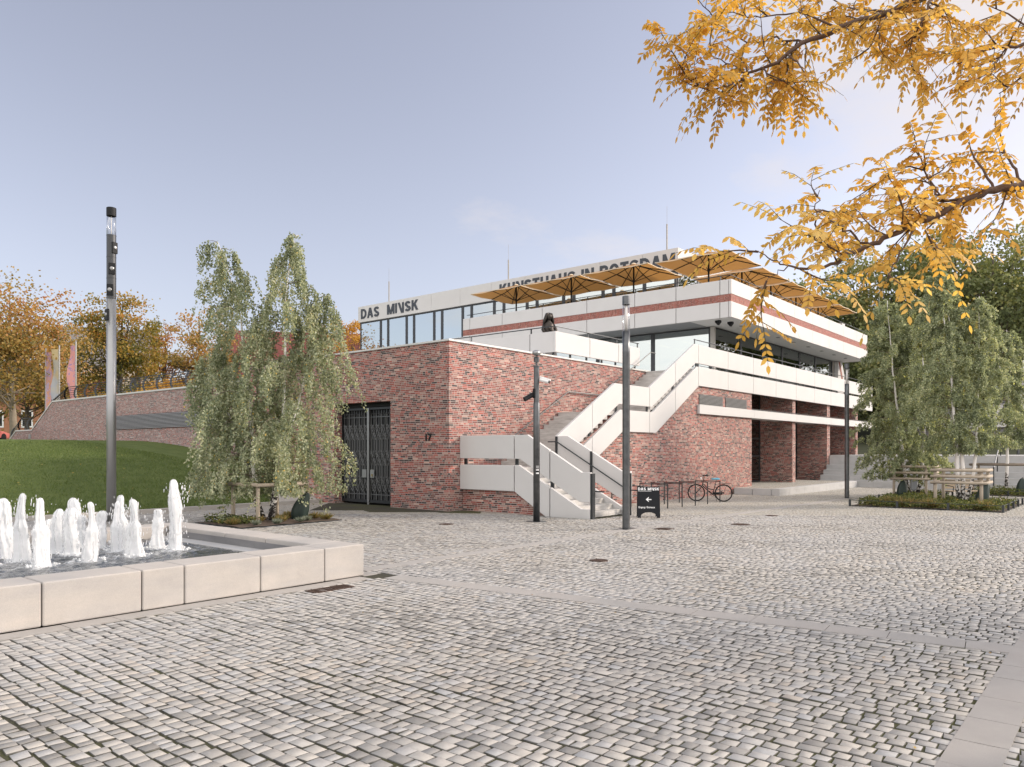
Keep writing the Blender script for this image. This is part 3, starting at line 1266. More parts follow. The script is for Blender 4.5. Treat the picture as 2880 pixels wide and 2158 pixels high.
# posts that carry the panels
PB = []
for y, z0, z1 in ((-.15, .7, 2.4), (-2.365, .75, 2.42), (-3.765, .05, 1.95)):
    PB.append((X0 + .125, X0 + .17, y - .06, y + .06, z0, z1))
PB.append((X0 - .005, X0 + .14, -5.325, -5.25, -.02, 1.33))
for y, z0, z1 in ((-2.50, .75, 2.48), (-3.90, .1, 1.98), (-5.36, -.03, 1.3)):
    PB.append((X1 - .05, X1 - .004, y - .035, y + .035, z0, z1))
for x in cuts[1:] + [6.68]:
    PB.append((x - .06, x + .06, YO + .115, YO + .15, lerp_lob(x) + .1, lerp_up(x) - .05))
for q in PB:
    part('panel_post', MB().box(*q), STEEL, S)
b = MB()
b.tube([(X1 - .09, -2.2, 2.30), (X1 - .09, -2.56, 2.30), (X1 - .09, -5.3, .775), (X1 - .09, -5.65, .775)], .022, 8)
part('handrail', b, STEEL, S)
b = MB()
b.tube([(X0 + .21, -2.45, 2.30), (X0 + .21, -5.25, .80), (X0 + .21, -5.6, .80)], .022, 8)
part('handrail', b, STEEL, S)
b = MB()
b.tube([(1.2, -.08, 2.33), (2.9, -.08, 2.33), (6.68, -.08, 4.341), (8.986, -.08, 4.341), (13.264, -.08, 6.56), (13.7, -.08, 6.56)], .022, 8)
for x, z in ((1.4, 2.33), (4.0, 2.92), (6.75, 4.34), (8.9, 4.34), (11.4, 5.59)):
    b.tube([(x, -.08, z), (x, -.08, z - .08), (x, .02, z - .1)], .009, 6)
part('handrail', b, simple('dull_rail_steel', (.13, .13, .13), .5, .5), S)

# balcony -----------------------------------------------------------------
JB = [13.39, 16.53, 19.60, 22.71, 25.82, 29.0, 32.11, 35.2, 38.3, 41.74]
for j0, j1 in zip(JB[:-1], JB[1:]):
    for z0, z1 in ((5.885, 6.72), (4.895, 5.745)):
        part('parapet_panel', MB().box(j0 + .013, j1 - .013, YO, YO + .11, z0, z1), PANEL, bevel=.01)
for x0, x1 in zip(JB[:-1], JB[1:]):
    for xm in (x0 + .2, (x0 + x1) / 2):
        part('panel_post', MB().box(xm - .05, xm + .05, YO + .115, YO + .15, 5.0, 6.6), STEEL)
part('balcony_slab', MB().box(13.35, 41.7, -2.30, .29, 5.302, 5.62), SOFFIT)
rail([(13.05, YO + .06, 6.93), (41.7, YO + .06, 6.93)], [(x, YO + .06, 6.93) for x in [13.1] + JB[1:-1]])
b = MB()
b.tube([(13.05, YO + .17, 5.83), (41.7, YO + .17, 5.83)], .012, 6)
b.box(13.02, 13.12, YO + .115, YO + .16, 5.70, 5.92)
part('wire', b, STEEL)

# thin canopy band
b = MB()
for x0, x1 in ((13.42, 19.6), (19.61, 25.8), (25.81, 32.0), (32.01, 43.0)):
    b.box(x0, x1, -2.46, -2.335, 3.65, 4.06)
part('canopy_band', b, PANEL, bevel=.008)
b = MB().box(19.7, 43.0, -2.33, -1.2, 3.70, 3.78)
part('canopy_roof', b, PANEL)
b = MB()
b.tube([(19.7, -2.25, 4.12), (43, -2.25, 4.12)], .02, 6)
for x in np.arange(20.5, 43, 1.55):
    b.box(x - .02, x + .02, -2.27, -2.23, 3.8, 4.12)
part('canopy_conduit', b, STEEL)

# louvres in the street wall
for x0, x1 in ((13.57, 16.10), (16.39, 18.93)):
    l = part('louvre', MB().box(x0, x1, -2.34, -2.332, 4.06, 4.545), BLACK)
    b = MB()
    for k in range(8):
        z = 4.09 + k * .058
        b.prism([(-2.338, z), (-2.36, z - .012), (-2.36, z + .014), (-2.338, z + .030)], 'X', x0 + .02, x1 - .02)
    part('blade', b, STEEL_LIGHT, l)

# recessed doors
def door(x0, x1, y, z0, z1):
    w = part('glass_door', MB().box(x0 + .07, x1 - .07, y + .03, y + .05, z0 + .07, z1 - .05), GLASS_DOOR)
    b_ = MB()
    b_.box(x0, x0 + .07, y, y + .08, z0, z1).box(x1 - .07, x1, y, y + .08, z0, z1)
    b_.box(x0 + .07, x1 - .07, y, y + .08, z1 - .06, z1).box(x0 + .07, x1 - .07, y, y + .08, z0, z0 + .08)
    for zz_ in (z0 + 1.45, z0 + 2.45):
        if zz_ < z1 - .3:
            b_.box(x0 + .07, x1 - .07, y - .01, y + .075, zz_, zz_ + .09)
    part('door_frame', b_, FRAME, w)
    return w


for x0, x1 in ((19.62, 21.1), (21.1, 22.6), (22.6, 24.1), (24.1, 25.66)):
    door(x0, x1, -.38, .2, 5.28)
for x0, x1 in ((26.2, 28.0), (28.0, 29.9), (29.9, 31.85)):
    door(x0, x1, -.38, .2, 5.28)
door(38.62, 41.6, -.38, 1.7, 5.28)
part('intercom', MB().box(36.6, 36.85, -.40, -.352, 2.75, 3.35), STEEL_LIGHT)
part('notice_board', MB().box(34.6, 35.6, -.40, -.352, 2.55, 3.55), BLACK)
part('notice_plate', MB().box(32.9, 33.15, -.40, -.352, 2.6, 3.3), WHITE)

# glazed storey behind the balcony ----------------------------------------
z0, z1 = 5.63, 8.53


def glazing(axis, edges, plane, z0, z1, glass, name='window', th=.08, sill=.06, head=.07):
    for e0, e1 in zip(edges[:-1], edges[1:]):
        a0, a1 = min(e0, e1), max(e0, e1)
        fr = MB()
        def bx(u0, u1, d0, d1, za, zb):
            if axis == 'Y':
                fr.box(u0, u1, plane + d0, plane + d1, za, zb)
            else:
                fr.box(plane + d0, plane + d1, u0, u1, za, zb)
        m = min(.12, (a1 - a0) * .14)
        bx(a0, a0 + m, 0, th, z0, z1)
        bx(a1 - m, a1, 0, th, z0, z1)
        bx(a0 + m, a1 - m, 0, th, z0, z0 + sill)
        bx(a0 + m, a1 - m, 0, th, z1 - head, z1)
        w = part(name, fr, FRAME)
        pn = MB()
        if axis == 'Y':
            pn.box(a0 + m, a1 - m, plane + .03, plane + .045, z0 + sill, z1 - head)
        else:
            pn.box(plane + .03, plane + .045, a0 + m, a1 - m, z0 + sill, z1 - head)
        part('pane', pn, glass, w)


XG = [19.70, 23.18, 26.36, 29.55, 32.72, 35.85, 39.6]
glazing('Y', XG, -.26, z0, z1, GLASS_FRONT)
glazing('X', [-.10, 3.35, 7.0, 10.6, 14.0], 19.6, z0, z1, GLASS_SIDE)
part('corner_post', MB().box(19.52, 19.69, -.33, -.11, z0, z1), simple('post_concrete', (.42, .40, .37), .7))
# room behind the glass
b = MB()
b.box(20.0, 39.5, 7.0, 7.2, 5.62, 8.5).box(39.61, 41.0, -.25, 14, 5.62, 8.53)
part('room_wall', b, simple('room_wall', (.35, .32, .28), .9))
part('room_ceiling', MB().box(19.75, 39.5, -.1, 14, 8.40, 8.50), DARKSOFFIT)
LIGHTSTRIP, nt, N_, L_, Bs = new_mat('warm_light_strip')
Bs.inputs['Base Color'].default_value = (.8, .6, .3, 1)
Bs.inputs['Emission Color'].default_value = (1, .68, .30, 1)
Bs.inputs['Emission Strength'].default_value = 1.1
b = MB()
for k in range(9):
    b.box(20.6 + k * 2.1, 22.0 + k * 2.1, 1.1, 1.16, 8.36, 8.39)
    b.box(20.4 + k * 2.1, 21.9 + k * 2.1, 3.0, 3.06, 8.36, 8.39)
    b.box(20.9 + k * 2.1, 22.3 + k * 2.1, 4.8, 4.86, 8.36, 8.39)
part('ceiling_light', b, LIGHTSTRIP)
b = MB()
for k in range(6):
    x = 21.0 + k * 3.2
    b.box(x, x + 1.1, 1.8, 2.5, 6.34, 6.38)
    b.box(x + .5, x + .6, 2.1, 2.2, 5.64, 6.34)
part('table', b, simple('table_wood', (.30, .19, .09), .5))

# upper terrace with brick band -------------------------------------------
FX, FY = 17.4, -2.2
part('terrace_slab', MB().box(FX + .14, 41.1, FY + .14, 15.7, 8.56, 9.30), SOFFIT)
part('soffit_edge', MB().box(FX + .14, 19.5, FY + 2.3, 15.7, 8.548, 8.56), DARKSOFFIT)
JL = [-2.06, -1.60, .785, 3.21, 6.28, 9.41, 12.49, 15.18, 15.78]
JR = [17.4, 19.85, 23.02, 26.19, 29.31, 32.45, 35.54, 38.6, 41.25]
for (za, zb) in ((9.68, 10.40), (8.54, 9.31)):
    for j0, j1 in zip(JL[:-1], JL[1:]):
        part('fascia_panel', MB().box(FX, FX + .13, j0 + .018, j1 - .018, za, zb), PANEL, bevel=.008)
    for j0, j1 in zip(JR[:-1], JR[1:]):
        part('fascia_panel', MB().box(j0 + (.01 if j0 > 17.5 else 0), j1 - .01, FY, FY + .13, za, zb), PANEL, bevel=.008)
part('brick_band', MB().box(FX + .02, FX + .12, FY + .122, 15.78, 9.312, 9.678), BRICK_UP)
part('brick_band', MB().box(FX + .02, 41.25, FY + .02, FY + .12, 9.312, 9.678), BRICK_BAND)
part('parapet_end', MB().box(41.12, 41.26, FY + .135, 4.0, 8.54, 10.40), PANEL)
part('stair_cheek', MB().box(36.4, 37.2, -1.8, -1.2, 9.3, 10.75), PANEL)
b = MB()
for y in JL[1:-1]:
    b.box(FX + .05, FX + .11, y - .016, y + .016, 8.56, 10.35)
part('joint_strip', b, STEEL)
rail([(FX + .1, 15.5, 10.62), (FX + .1, FY + .1, 10.62), (41.2, FY + .1, 10.62)],
     [(FX + .1, y, 10.62) for y in JL[1:-1]] + [(x, FY + .12, 10.62) for x in JR[1:-1]], drop=.25)
b = MB()
for x, y in ((18.1, -1.2), (18.9, -1.5)):
    b.prism([(y - .13, 8.55), (y + .13, 8.55), (y + .13, 8.46), (y, 8.32), (y - .13, 8.46)], 'X', x - .1, x + .1)
part('loudspeaker', b, BLACK)
b = MB()
for x in np.arange(20.5, 41, 2.6):
    b.box(x - .12, x + .12, -1.5, -1.32, 8.535, 8.559)
part('downlight', b, DARKSOFFIT)
# slanted stair cheek with a red stripe at the far end of the balcony
p_ = [(39.9, 8.5), (40.9, 8.5), (42.6, 5.7), (39.9, 5.7)]
part('stair_cheek', MB().prism(p_, 'Y', -.55, -.30), PANEL)
part('brick_stripe', MB().prism([(40.0, 8.5), (40.35, 8.5), (42.0, 5.7), (41.6, 5.7)], 'Y', -.565, -.551), BRICK_BAND)

# roof pavilion -----------------------------------------------------------
YM = [33.0, 30.4, 29.5, 27.3, 26.45, 24.2, 23.35, 21.2, 20.3, 18.1, 17.2, 15.1, 14.23, 12.0, 11.17, 8.9, 8.1, 5.9, 3.75]
glazing('X', YM, 23.12, 9.35, 12.72, GLASS_SIDE, head=.09)
glazing('Y', [23.25, 26.0, 29.0, 32.0, 35.0, 39.0], 3.7, 9.35, 12.72, GLASS_FRONT, head=.09)
JP = [3.543, 5.94, 9.03, 12.09, 15.16, 18.22, 21.32, 24.37, 27.50, 30.59, 33.1]
for j0, j1 in zip(JP[:-1], JP[1:]):
    part('roof_fascia_panel', MB().box(22.98, 23.10, j0 + .008, j1 - .008, 12.74, 14.05), PANEL, bevel=.008)
part('roof_fascia_panel', MB().box(23.105, 40.2, 3.543, 3.66, 12.74, 14.05), PANEL)
part('roof_fascia_panel', MB().box(23.105, 40.2, 33.0, 33.1, 12.74, 14.05), PANEL)
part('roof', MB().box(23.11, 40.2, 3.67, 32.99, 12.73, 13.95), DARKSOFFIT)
b = MB()
b.box(30, 30.2, 6.0, 32.5, 9.3, 12.7).box(23.3, 40, 32.9, 33.08, 5.6, 12.7).box(40.0, 40.15, 3.8, 32.8, 5.6, 12.72)
part('room_wall', b, simple('room_wall_light', (.45, .45, .44), .9))
part('curtain', MB().box(24.2, 24.25, 16.3, 32.5, 9.32, 12.6), simple('pale_curtain', (.62, .60, .55), .9))
part('terrace_floor', MB().box(17.6, 40, 15.7, 33, 9.0, 9.30), SOFFIT)
part('brick_wall', MB().box(23.05, 23.30, 15.8, 33.0, 5.6, 9.33), PANEL)
for (y, z) in ((30.38, 16.0), (17.5, 15.74), (4.82, 15.9)):
    b = MB()
    b.tube([(24, y, 13.9), (24, y, z)], .045, 8)
    b.tube([(24, y, z), (24, y, z + 1.1)], .008, 6)
    part('lightning_rod', b, simple('weathered_zinc', (.33, .30, .26), .5, .6))

# signs on the roof edge
TXD, TYD = (0, -1, 0), (0, 0, 1)
put_word('sign_letter', 'DAS', (22.979, 32.71, 13.0), TXD, TYD, 2.30, .82, .03, LETTER, B)
put_word('sign_letter', 'MIZSK', (22.979, 29.43, 13.0), TXD, TYD, 3.62, .80, .03, LETTER, B)
put_word('sign_letter', 'KUNSTHAUS IN POTSDAM', (22.979, 17.46, 12.95), TXD, TYD, 13.7, .83, .03, LETTER, B)

# raised entrance platform and the wide steps beside it (part of the paved square)
b = MB()
b.prism([(17.35, -4.22), (29.9, -4.22), (29.9, -.3), (19.6, -.3), (19.6, -2.3), (17.35, -2.3)], 'Z', -.3, .185)
o = b.build('platform', plaza_far_mat())
tag(o, kind='structure')
b = MB()
xx = 17.3
k = 0
while xx < 29.8:
    l = (1.3, 1.0, 1.15)[k % 3]
    b.box(xx + .004, min(xx + l, 29.9) - .004, -4.6, -4.23, -.35, .205 + .002 * (k % 2))
    xx += l
    k += 1
for y0 in (-4.225, -3.3):
    b.box(17.27, 17.35, y0 + .01, y0 + .90, -.35, .205)
o = b.build('platform_kerb', GRANITE_GREY, bevel=.01)
tag(o, kind='structure')
for k, (x0, zt) in enumerate(((30.0, .20), (30.5, .505), (31.1, .815), (31.7, 1.12), (32.3, 1.72))):
    b = MB()
    y = -2.27
    while y > -34:
        l = random.choice((1.6, 2.0, 2.4))
        b.box(x0, x0 + (.75 if k < 4 else 12.0), y - l + .006, y, -.4, zt)
        y -= l
    o = b.build('wide_steps', GRANITE_GREY)
    tag(o, kind='structure')


# ------------------------------------------------------------------ fountain
def rel(base, r_, f_, z_):
    return (base[0] + RGT[0] * r_ + FWD[0] * f_, base[1] + RGT[1] * r_ + FWD[1] * f_, base[2] + z_)


FT = thing('fountain_basin', 'low rectangular fountain basin of pale sandy granite blocks at the left', 'fountain', (-15, -5, 0))
FT_M = Matrix.Translation((15, 5, 0))


def fpart(name, b_, mat, bevel=0.0):
    b_.xform(FT_M)
    return b_.build(name, mat, FT, bevel=bevel)


fj = [-10.24, -10.995, -12.085, -13.19, -13.735, -14.85, -16.0, -17.3, -18.4]
for a0, a1 in zip(fj[:-1], fj[1:]):
    fpart('stone_block', MB().box(a1 + .006, a0 - .006 if a0 < -10.3 else a0, -8.11, -7.50, .012, .516), GRANITE, .018)
yj = [-7.49, -6.2, -4.9, -3.6, -2.2]
for a0, a1 in zip(yj[:-1], yj[1:]):
    fpart('stone_block', MB().box(-10.80, -10.24, a0 + .006, a1 - .006, .012, .516), GRANITE, .018)
xj = [-10.81, -12.3, -13.8, -15.3, -16.8, -18.4]
for a0, a1 in zip(xj[:-1], xj[1:]):
    fpart('stone_block', MB().box(a1 + .006, a0 - .006, -2.78, -2.2, .012, .516), GRANITE, .018)
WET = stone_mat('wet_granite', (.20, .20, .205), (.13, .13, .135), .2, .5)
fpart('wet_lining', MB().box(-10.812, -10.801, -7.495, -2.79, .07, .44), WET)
fpart('basin_floor', MB().box(-18.4, -10.80, -7.50, -2.78, -.03, .06), GRANITE_GREY)
fpart('ledge', MB().box(-11.12, -10.815, -7.495, -2.79, .06, .318), GRANITE_GREY)

JETS = [(-13.904, -3.826, .98), (-13.865, -4.412, 1.08), (-13.877, -5.184, 1.03), (-13.157, -3.729, .76), (-12.67, -3.15, .9), (-13.117, -4.291, .81),
        (-12.66, -3.412, .61), (-13.192, -5.149, .94), (-12.46, -3.654, .68), (-11.85, -3.1, .82), (-12.417, -4.266, .87), (-12.145, -3.84, .95),
        (-12.48, -5.143, .95), (-11.81, -4.439, .71), (-11.708, -4.939, 1.24), (-13.093, -3.12, .55), (-14.4, -4.6, .95)]


def water_mat():
    m, nt, N, L, Bs_ = new_mat('fountain_water')
    f = ATTR(nt)
    c = MIX(nt, f, (.035, .042, .048), (.72, .74, .76))
    L.new(c, Bs_.inputs['Base Color'])
    L.new(M(nt, 'MULTIPLY_ADD', f, .6, .06), Bs_.inputs['Roughness'])
    n = NOISE(nt, GEO(nt), 9, 5)
    L.new(BUMP(nt, n, .6, .04), Bs_.inputs['Normal'])
    return m


def make_water():
    sx = .04
    xs = np.arange(-18.3, -11.10, sx)
    ys = np.arange(-7.49, -2.79, sx)
    X, Y = np.meshgrid(xs, ys, indexing='ij')
    foam = np.zeros_like(X)
    Z = np.full_like(X, .30)
    for (jx, jy, jh) in JETS:
        d = np.hypot(X - jx, Y - jy)
        foam += np.exp(-(d / .19) ** 2) * 1.1
        Z += .012 * np.sin(d * 28 + jx * 9) * np.exp(-d * 1.3)
    t1 = np.sin(X * 13 + 3 * np.sin(Y * 5.1)) * np.sin(Y * 15 + 2.7 * np.sin(X * 6.3))
    t2 = np.sin(X * 31 + 4 * np.sin(Y * 11)) * np.sin(Y * 29 + 3 * np.sin(X * 13))
    turb = .5 * t1 + .5 * t2
    near = np.zeros_like(X)
    for (jx, jy, jh) in JETS:
        near = np.maximum(near, np.exp(-(np.hypot(X - jx, Y - jy) / .62) ** 2))
    foam += np.clip(turb * 1.5 + rng.normal(0, .25, X.shape) - .30, 0, 1) * near * 1.0
    Z += .007 * t1 + .005 * t2 + rng.normal(0, .0018, X.shape)
    ni, nj = X.shape
    v = np.stack([X, Y, Z], -1).reshape(-1, 3)
    i, j = np.meshgrid(np.arange(ni - 1), np.arange(nj - 1), indexing='ij')
    a = (i * nj + j).reshape(-1)
    q = np.stack([a, a + nj, a + nj + 1, a + 1], 1)
    fo = np.clip((foam[:-1, :-1] + foam[1:, 1:]) / 2, 0, 1).reshape(-1)
    o = np_mesh('water', v, q.reshape(-1), np.full(len(q), 4), water_mat(), None, fo, smooth=True)
    tag(o, kind='structure')


make_water()


def jet_mat():
    m, nt, N, L, Bs_ = new_mat('white_water')
    Bs_.inputs['Base Color'].default_value = (.86, .87, .88, 1)
    Bs_.inputs['Roughness'].default_value = .55
    Bs_.inputs['Subsurface Weight'].default_value = .0
    mp = nt.nodes.new('ShaderNodeMapping')
    mp.inputs['Scale'].default_value = (75, 75, 6)
    L.new(GEO(nt), mp.inputs[0])
    n = NOISE(nt, mp.outputs[0], 1.0, 4, .6)
    L.new(BUMP(nt, n, .5, .02), Bs_.inputs['Normal'])
    tl = nt.nodes.new('ShaderNodeBsdfTranslucent')
    tl.inputs['Color'].default_value = (.8, .82, .84, 1)
    mx = nt.nodes.new('ShaderNodeMixShader')
    mx.inputs[0].default_value = .35
    L.new(Bs_.outputs[0], mx.inputs[1])
    L.new(tl.outputs[0], mx.inputs[2])
    tr = nt.nodes.new('ShaderNodeBsdfTransparent')
    lw = nt.nodes.new('ShaderNodeLayerWeight')
    lw.inputs['Blend'].default_value = .5
    al = M(nt, 'ADD', M(nt, 'MULTIPLY', lw.outputs['Facing'], 1.1), M(nt, 'MULTIPLY', n, 1.5))
    al = M(nt, 'MULTIPLY_ADD', al, 2.2, -2.35, clamp=True)
    mx2 = nt.nodes.new('ShaderNodeMixShader')
    L.new(al, mx2.inputs[0])
    L.new(mx.outputs[0], mx2.inputs[1])
    L.new(tr.outputs[0], mx2.inputs[2])
    L.new(mx2.outputs[0], nt.nodes['Material Output'].inputs['Surface'])
    return m


JET_MAT = jet_mat()
JL_ = ['tall thin', 'tall', 'stout', 'short', 'slim', 'low', 'small', 'broad', 'blunt', 'back', 'pointed', 'thin', 'broad pointed', 'small round', 'tallest splashing', 'hidden', 'leftmost']
JET_TEXT = [
    'white fountain jet at the left picture edge with a rounded tip', 'white fountain jet with a thin two-lobed tip, second column from the left',
    'stout white fountain jet nearest the front wall at the left', 'short broad white fountain jet with a blunt top behind the stout front jet',
    'white fountain jet with a slanted rounded top in the back row', 'slim low white fountain jet with a narrow flat tip in the middle of the group',
    'small white fountain jet half hidden behind the broad middle jet', 'broad white fountain jet near the front wall in the middle of the row',
    'rounded white fountain jet touching the right side of the broad middle jet', 'white fountain jet just left of the tall lamp mast foot',
    'white fountain jet with a small narrow tip just below the tall lamp mast', 'slender white fountain jet just right of the tall lamp mast foot',
    'pointed broad white fountain jet standing alone right of the tall lamp mast', 'small rounded white fountain jet between the pointed jet and the tallest one',
    'tallest white fountain jet, splashing, at the right end of the row', 'low white fountain jet behind the two-lobed one near the back wall',
    'white fountain jet cut by the left picture edge']


def make_jet(i, x, y, h):
    r_ = np.random.default_rng(100 + i)
    n, m = 36, 64
    lean = r_.normal(0, .035, 2)
    lobes = r_.random(4)
    w0 = .088 + .03 * r_.random()
    vs_, fs_ = [], []
    ph = r_.random(8) * 6.28
    tall = (i == 14)
    walk = r_.normal(0, .10, n)
    for k in range(m + 1):
        t = k / m
        z = t * h
        walk = .88 * walk + r_.normal(0, .035, n)
        # wide curtain below, neck near the top, lumpy knob on the tip
        w = w0 * (1.10 - .42 * t ** 1.3 + .13 * math.sin(7 * t + ph[0]) * (1 - t) + .10 * math.sin(13 * t + ph[1]) * t)
        w *= (1.0 if t < .90 else math.sqrt(max(0.0, 1 - ((t - .90) / .10) ** 2)) * .98 + .02)
        w *= .62 if (t > .62 and lobes[0] > .45) else 1.0
        if .52 < t <= .62 and lobes[0] > .45:
            w *= 1 - .38 * (t - .52) / .10
        cx = lean[0] * t * h + .02 * math.sin(5 * t + ph[2]) * t
        cy = lean[1] * t * h + .02 * math.sin(6 * t + ph[3]) * t
        for a in range(n):
            th = 2 * math.pi * a / n
            wob = walk[a] * (.5 + .5 * t) + .035 * math.sin(9 * th + 17 * t + ph[7])
            rr = w * (1 + .15 * math.sin(3 * th + ph[4] + 2.5 * t) + .09 * math.sin(7 * th + ph[5] + 3 * t) + wob)
            vs_.append((cx + rr * math.cos(th), cy + rr * math.sin(th), z))
    for k in range(m):
        for a in range(n):
            a2 = (a + 1) % n
            fs_.append((k * n + a, k * n + a2, (k + 1) * n + a2, (k + 1) * n + a))
    fs_.append(tuple(range(m * n, m * n + n)))
    t_ = thing('water_jet', JET_TEXT[i], 'water jet', (x, y, .28), 0, 'fountain jets')
    b_ = MB()
    b_.add(vs_, fs_)
    b_.build('water_column', JET_MAT, t_, smooth=True)
    # thrown drops and strings of spray
    b_ = MB()
    nd = 46 if not tall else 120
    for q in range(nd):
        th = r_.random() * 6.28
        zz_ = h * (r_.random() ** .8) * .95
        rr = w0 * (.9 + .9 * r_.random() * (1.6 if tall else 1.0))
        s_ = .004 + .007 * r_.random()
        b_.ball((rr * math.cos(th), rr * math.sin(th), zz_), s_, s_, s_ * (1 + 3.5 * r_.random()), 5, 3)
    for q in range(26):
        th = r_.random() * 6.28
        rr = w0 * (1.2 + 1.0 * r_.random())
        s_ = .012 + .015 * r_.random()
        b_.ball((rr * math.cos(th), rr * math.sin(th), .03 + .03 * r_.random()), s_, s_, s_ * .9, 6, 4)
    o = b_.build('spray_drops', JET_MAT, t_, smooth=True)
    tag(o, kind='stuff')


for i, (x, y, h) in enumerate(JETS):
    make_jet(i, x, y, h)

# ------------------------------------------------------------------ lamps and masts
TUBE_GLASS, nt, N_, L_, Bs = new_mat('clear_lamp_tube')
nt.nodes.remove(Bs)
g_ = nt.nodes.new('ShaderNodeBsdfGlossy')
g_.inputs['Roughness'].default_value = .05
t_ = nt.nodes.new('ShaderNodeBsdfTransparent')
t_.inputs['Color'].default_value = (.88, .88, .88, 1)
lw_ = nt.nodes.new('ShaderNodeLayerWeight')
lw_.inputs['Blend'].default_value = .25
mx_ = nt.nodes.new('ShaderNodeMixShader')
L_.new(lw_.outputs['Facing'], mx_.inputs[0])
L_.new(t_.outputs[0], mx_.inputs[1])
L_.new(g_.outputs[0], mx_.inputs[2])
L_.new(mx_.outputs[0], nt.nodes['Material Output'].inputs['Surface'])
DIFFUSER = simple('lamp_reflector', (.75, .72, .70), .3, 0, .02)


def lamp(x, y, label, z=0.0, h=5.95, r_=.0955, rz=0, group='column lamps on the square'):
    t = thing('street_lamp', label, 'street lamp', (x, y, z), rz, group)
    MB().lathe([(r_ * 1.02, -.1), (r_, .05), (r_, h - 1.45), (r_ * 1.01, h - 1.44), (r_ * 1.01, h - 1.40), (r_, h - 1.39), (r_, h - .90)], 28).build('pole', LAMP, t, smooth=True)
    MB().box(-.30, .30, -.18, .18, -.01, .008).build('base_plate', LAMP, t)
    MB().lathe([(r_ * .97, h - .90), (r_ * .97, h - .22)], 28).build('glass_tube', TUBE_GLASS, t, smooth=True)
    MB().lathe([(r_ * .30, h - .90), (r_ * .42, h - .6), (r_ * .30, h - .22)], 16).build('reflector', DIFFUSER, t, smooth=True)
    MB().lathe([(r_ * 1.03, h - .22), (r_ * 1.03, h - .01), (r_ * .9, h)], 28).build('cap', LAMP, t)
    return t


lamp(-1.217, -7.494, 'grey column street lamp standing before the stair, left of the black sandwich board')
lamp(17.286, -7.601, 'grey column street lamp at the corner of the fenced birch bed', float(gz(17)))
lamp(45.2, -11.0, 'dark column street lamp far right behind the wooden tree stakes', 1.7, 7.5)

# the tall light mast by the lawn
MAST_DARK = simple('mast_dark_paint', (.050, .053, .058), .35, .2, .08)
MA = thing('light_mast', 'tall pale steel light mast with glass top and side spotlights behind the fountain', 'light mast', (-8.668, 4.905, 0))
r0 = .125
H0 = 8.9
MB().lathe([(r0, -.1), (r0, 6.3)], 32).build('pole', LAMP_LIGHT, MA, smooth=True)
for k, (za, zb) in enumerate(((6.304, 6.9), (6.904, 7.5), (7.504, 8.12))):
    MB().lathe([(r0 * 1.0, za), (r0 * 1.0, zb - .02), (r0 * 1.04, zb - .018), (r0 * 1.04, zb)], 32).build('spotlight_section', MAST_DARK, MA, smooth=False)
MB().lathe([(r0 * .98, 8.124), (r0 * .98, 8.66)], 32).build('glass_tube', TUBE_GLASS, MA, smooth=True)
MB().lathe([(.012, 8.124), (.012, 8.66)], 8).build('glass_rod', DIFFUSER, MA)
MB().lathe([(r0 * 1.03, 8.66), (r0 * 1.03, 8.89), (r0 * .92, 8.90)], 32).build('cap', BLACK, MA)
toC = math.atan2(CAM[1] - 4.9, CAM[0] + 8.67)
for k, (zc, da) in enumerate(((5.85, -1.15), (6.55, -.30), (7.15, .1), (7.75, .75))):
    an = toC + da
    fr = MB()
    fr.box(.095, .15, -.085, .085, -.16, .16)
    fr.xform(Matrix.Translation((0, 0, zc)) @ Matrix.Rotation(an, 4, 'Z'))
    fo = fr.build('spotlight', BLACK, MA, bevel=.01)
    ln = MB().ball((.150, 0, 0), .025, .06, .06, 14, 8)
    ln.xform(Matrix.Translation((0, 0, zc)) @ Matrix.Rotation(an, 4, 'Z'))
    ln.build('lens', STEEL_LIGHT, fo, smooth=True)

# surveillance camera mast in front of the stair
CM = thing('camera_mast', 'dark steel mast with two security cameras and a rounded head in front of the stair', 'camera mast', (-1.051, -4.469, 0))
MB().lathe([(.094, -.1), (.092, 3.35), (.088, 3.36)], 28).build('pole', LAMP, CM, smooth=True)
MB().lathe([(.078, 3.36), (.078, 4.35), (.09, 4.36), (.09, 4.40), (.05, 4.41)], 28).build('upper_pole', LAMP, CM, smooth=False)
MB().lathe([(.3, -.01), (.3, .006)], 20).build('base_plate', LAMP, CM)
b = MB().lathe([(.03, 4.40), (.03, 4.52)], 12).lathe([(.078, 4.50), (.082, 4.62), (.055, 4.66)], 20)
b.build('neck', LAMP, CM)
b = MB().ball((0, 0, 4.76), .165, .12, .085, 20, 10)
b.xform(Matrix.Rotation(R(20), 4, 'Z'))
b.build('head', LAMP_LIGHT, CM, smooth=True)


def sec_cam(z, side, tilt, mat):
    rt = Vector((RGT[0], RGT[1], 0)) * side
    fw = Vector((-FWD[0], -FWD[1], 0))
    p0 = rt * .07 + Vector((0, 0, z))
    p1 = rt * .15 + Vector((0, 0, z + .02)) + fw * .02
    d_ = (rt * .75 + fw * .45 + Vector((0, 0, tilt))).normalized()
    p2 = p1 + d_ * .24
    b_ = MB().tube([p0, p1], .02, 8)
    b_.tube([p1 - d_ * .05, p2], .052, 14)
    c_ = b_.build('security_camera', mat, CM)
    MB().tube([p2, p2 + d_ * .012], .045, 14).build('lens', BLACK, c_)
    MB().tube([p1 - d_ * .06 + Vector((0, 0, .056)), p2 + d_ * .04 + Vector((0, 0, .056))], .035, 6).build('hood', mat, c_)


sec_cam(3.98, 1, -.25, WHITE)
sec_cam(3.52, -1, -.45, BLACK)
b = MB()
an = math.atan2(-FWD[1], -FWD[0])
b.box(.088, .097, -.05, .05, 3.48, 3.75)
b.xform(Matrix.Rotation(an - 1.0, 4, 'Z'))
b.build('inspection_hatch', BLACK, CM)


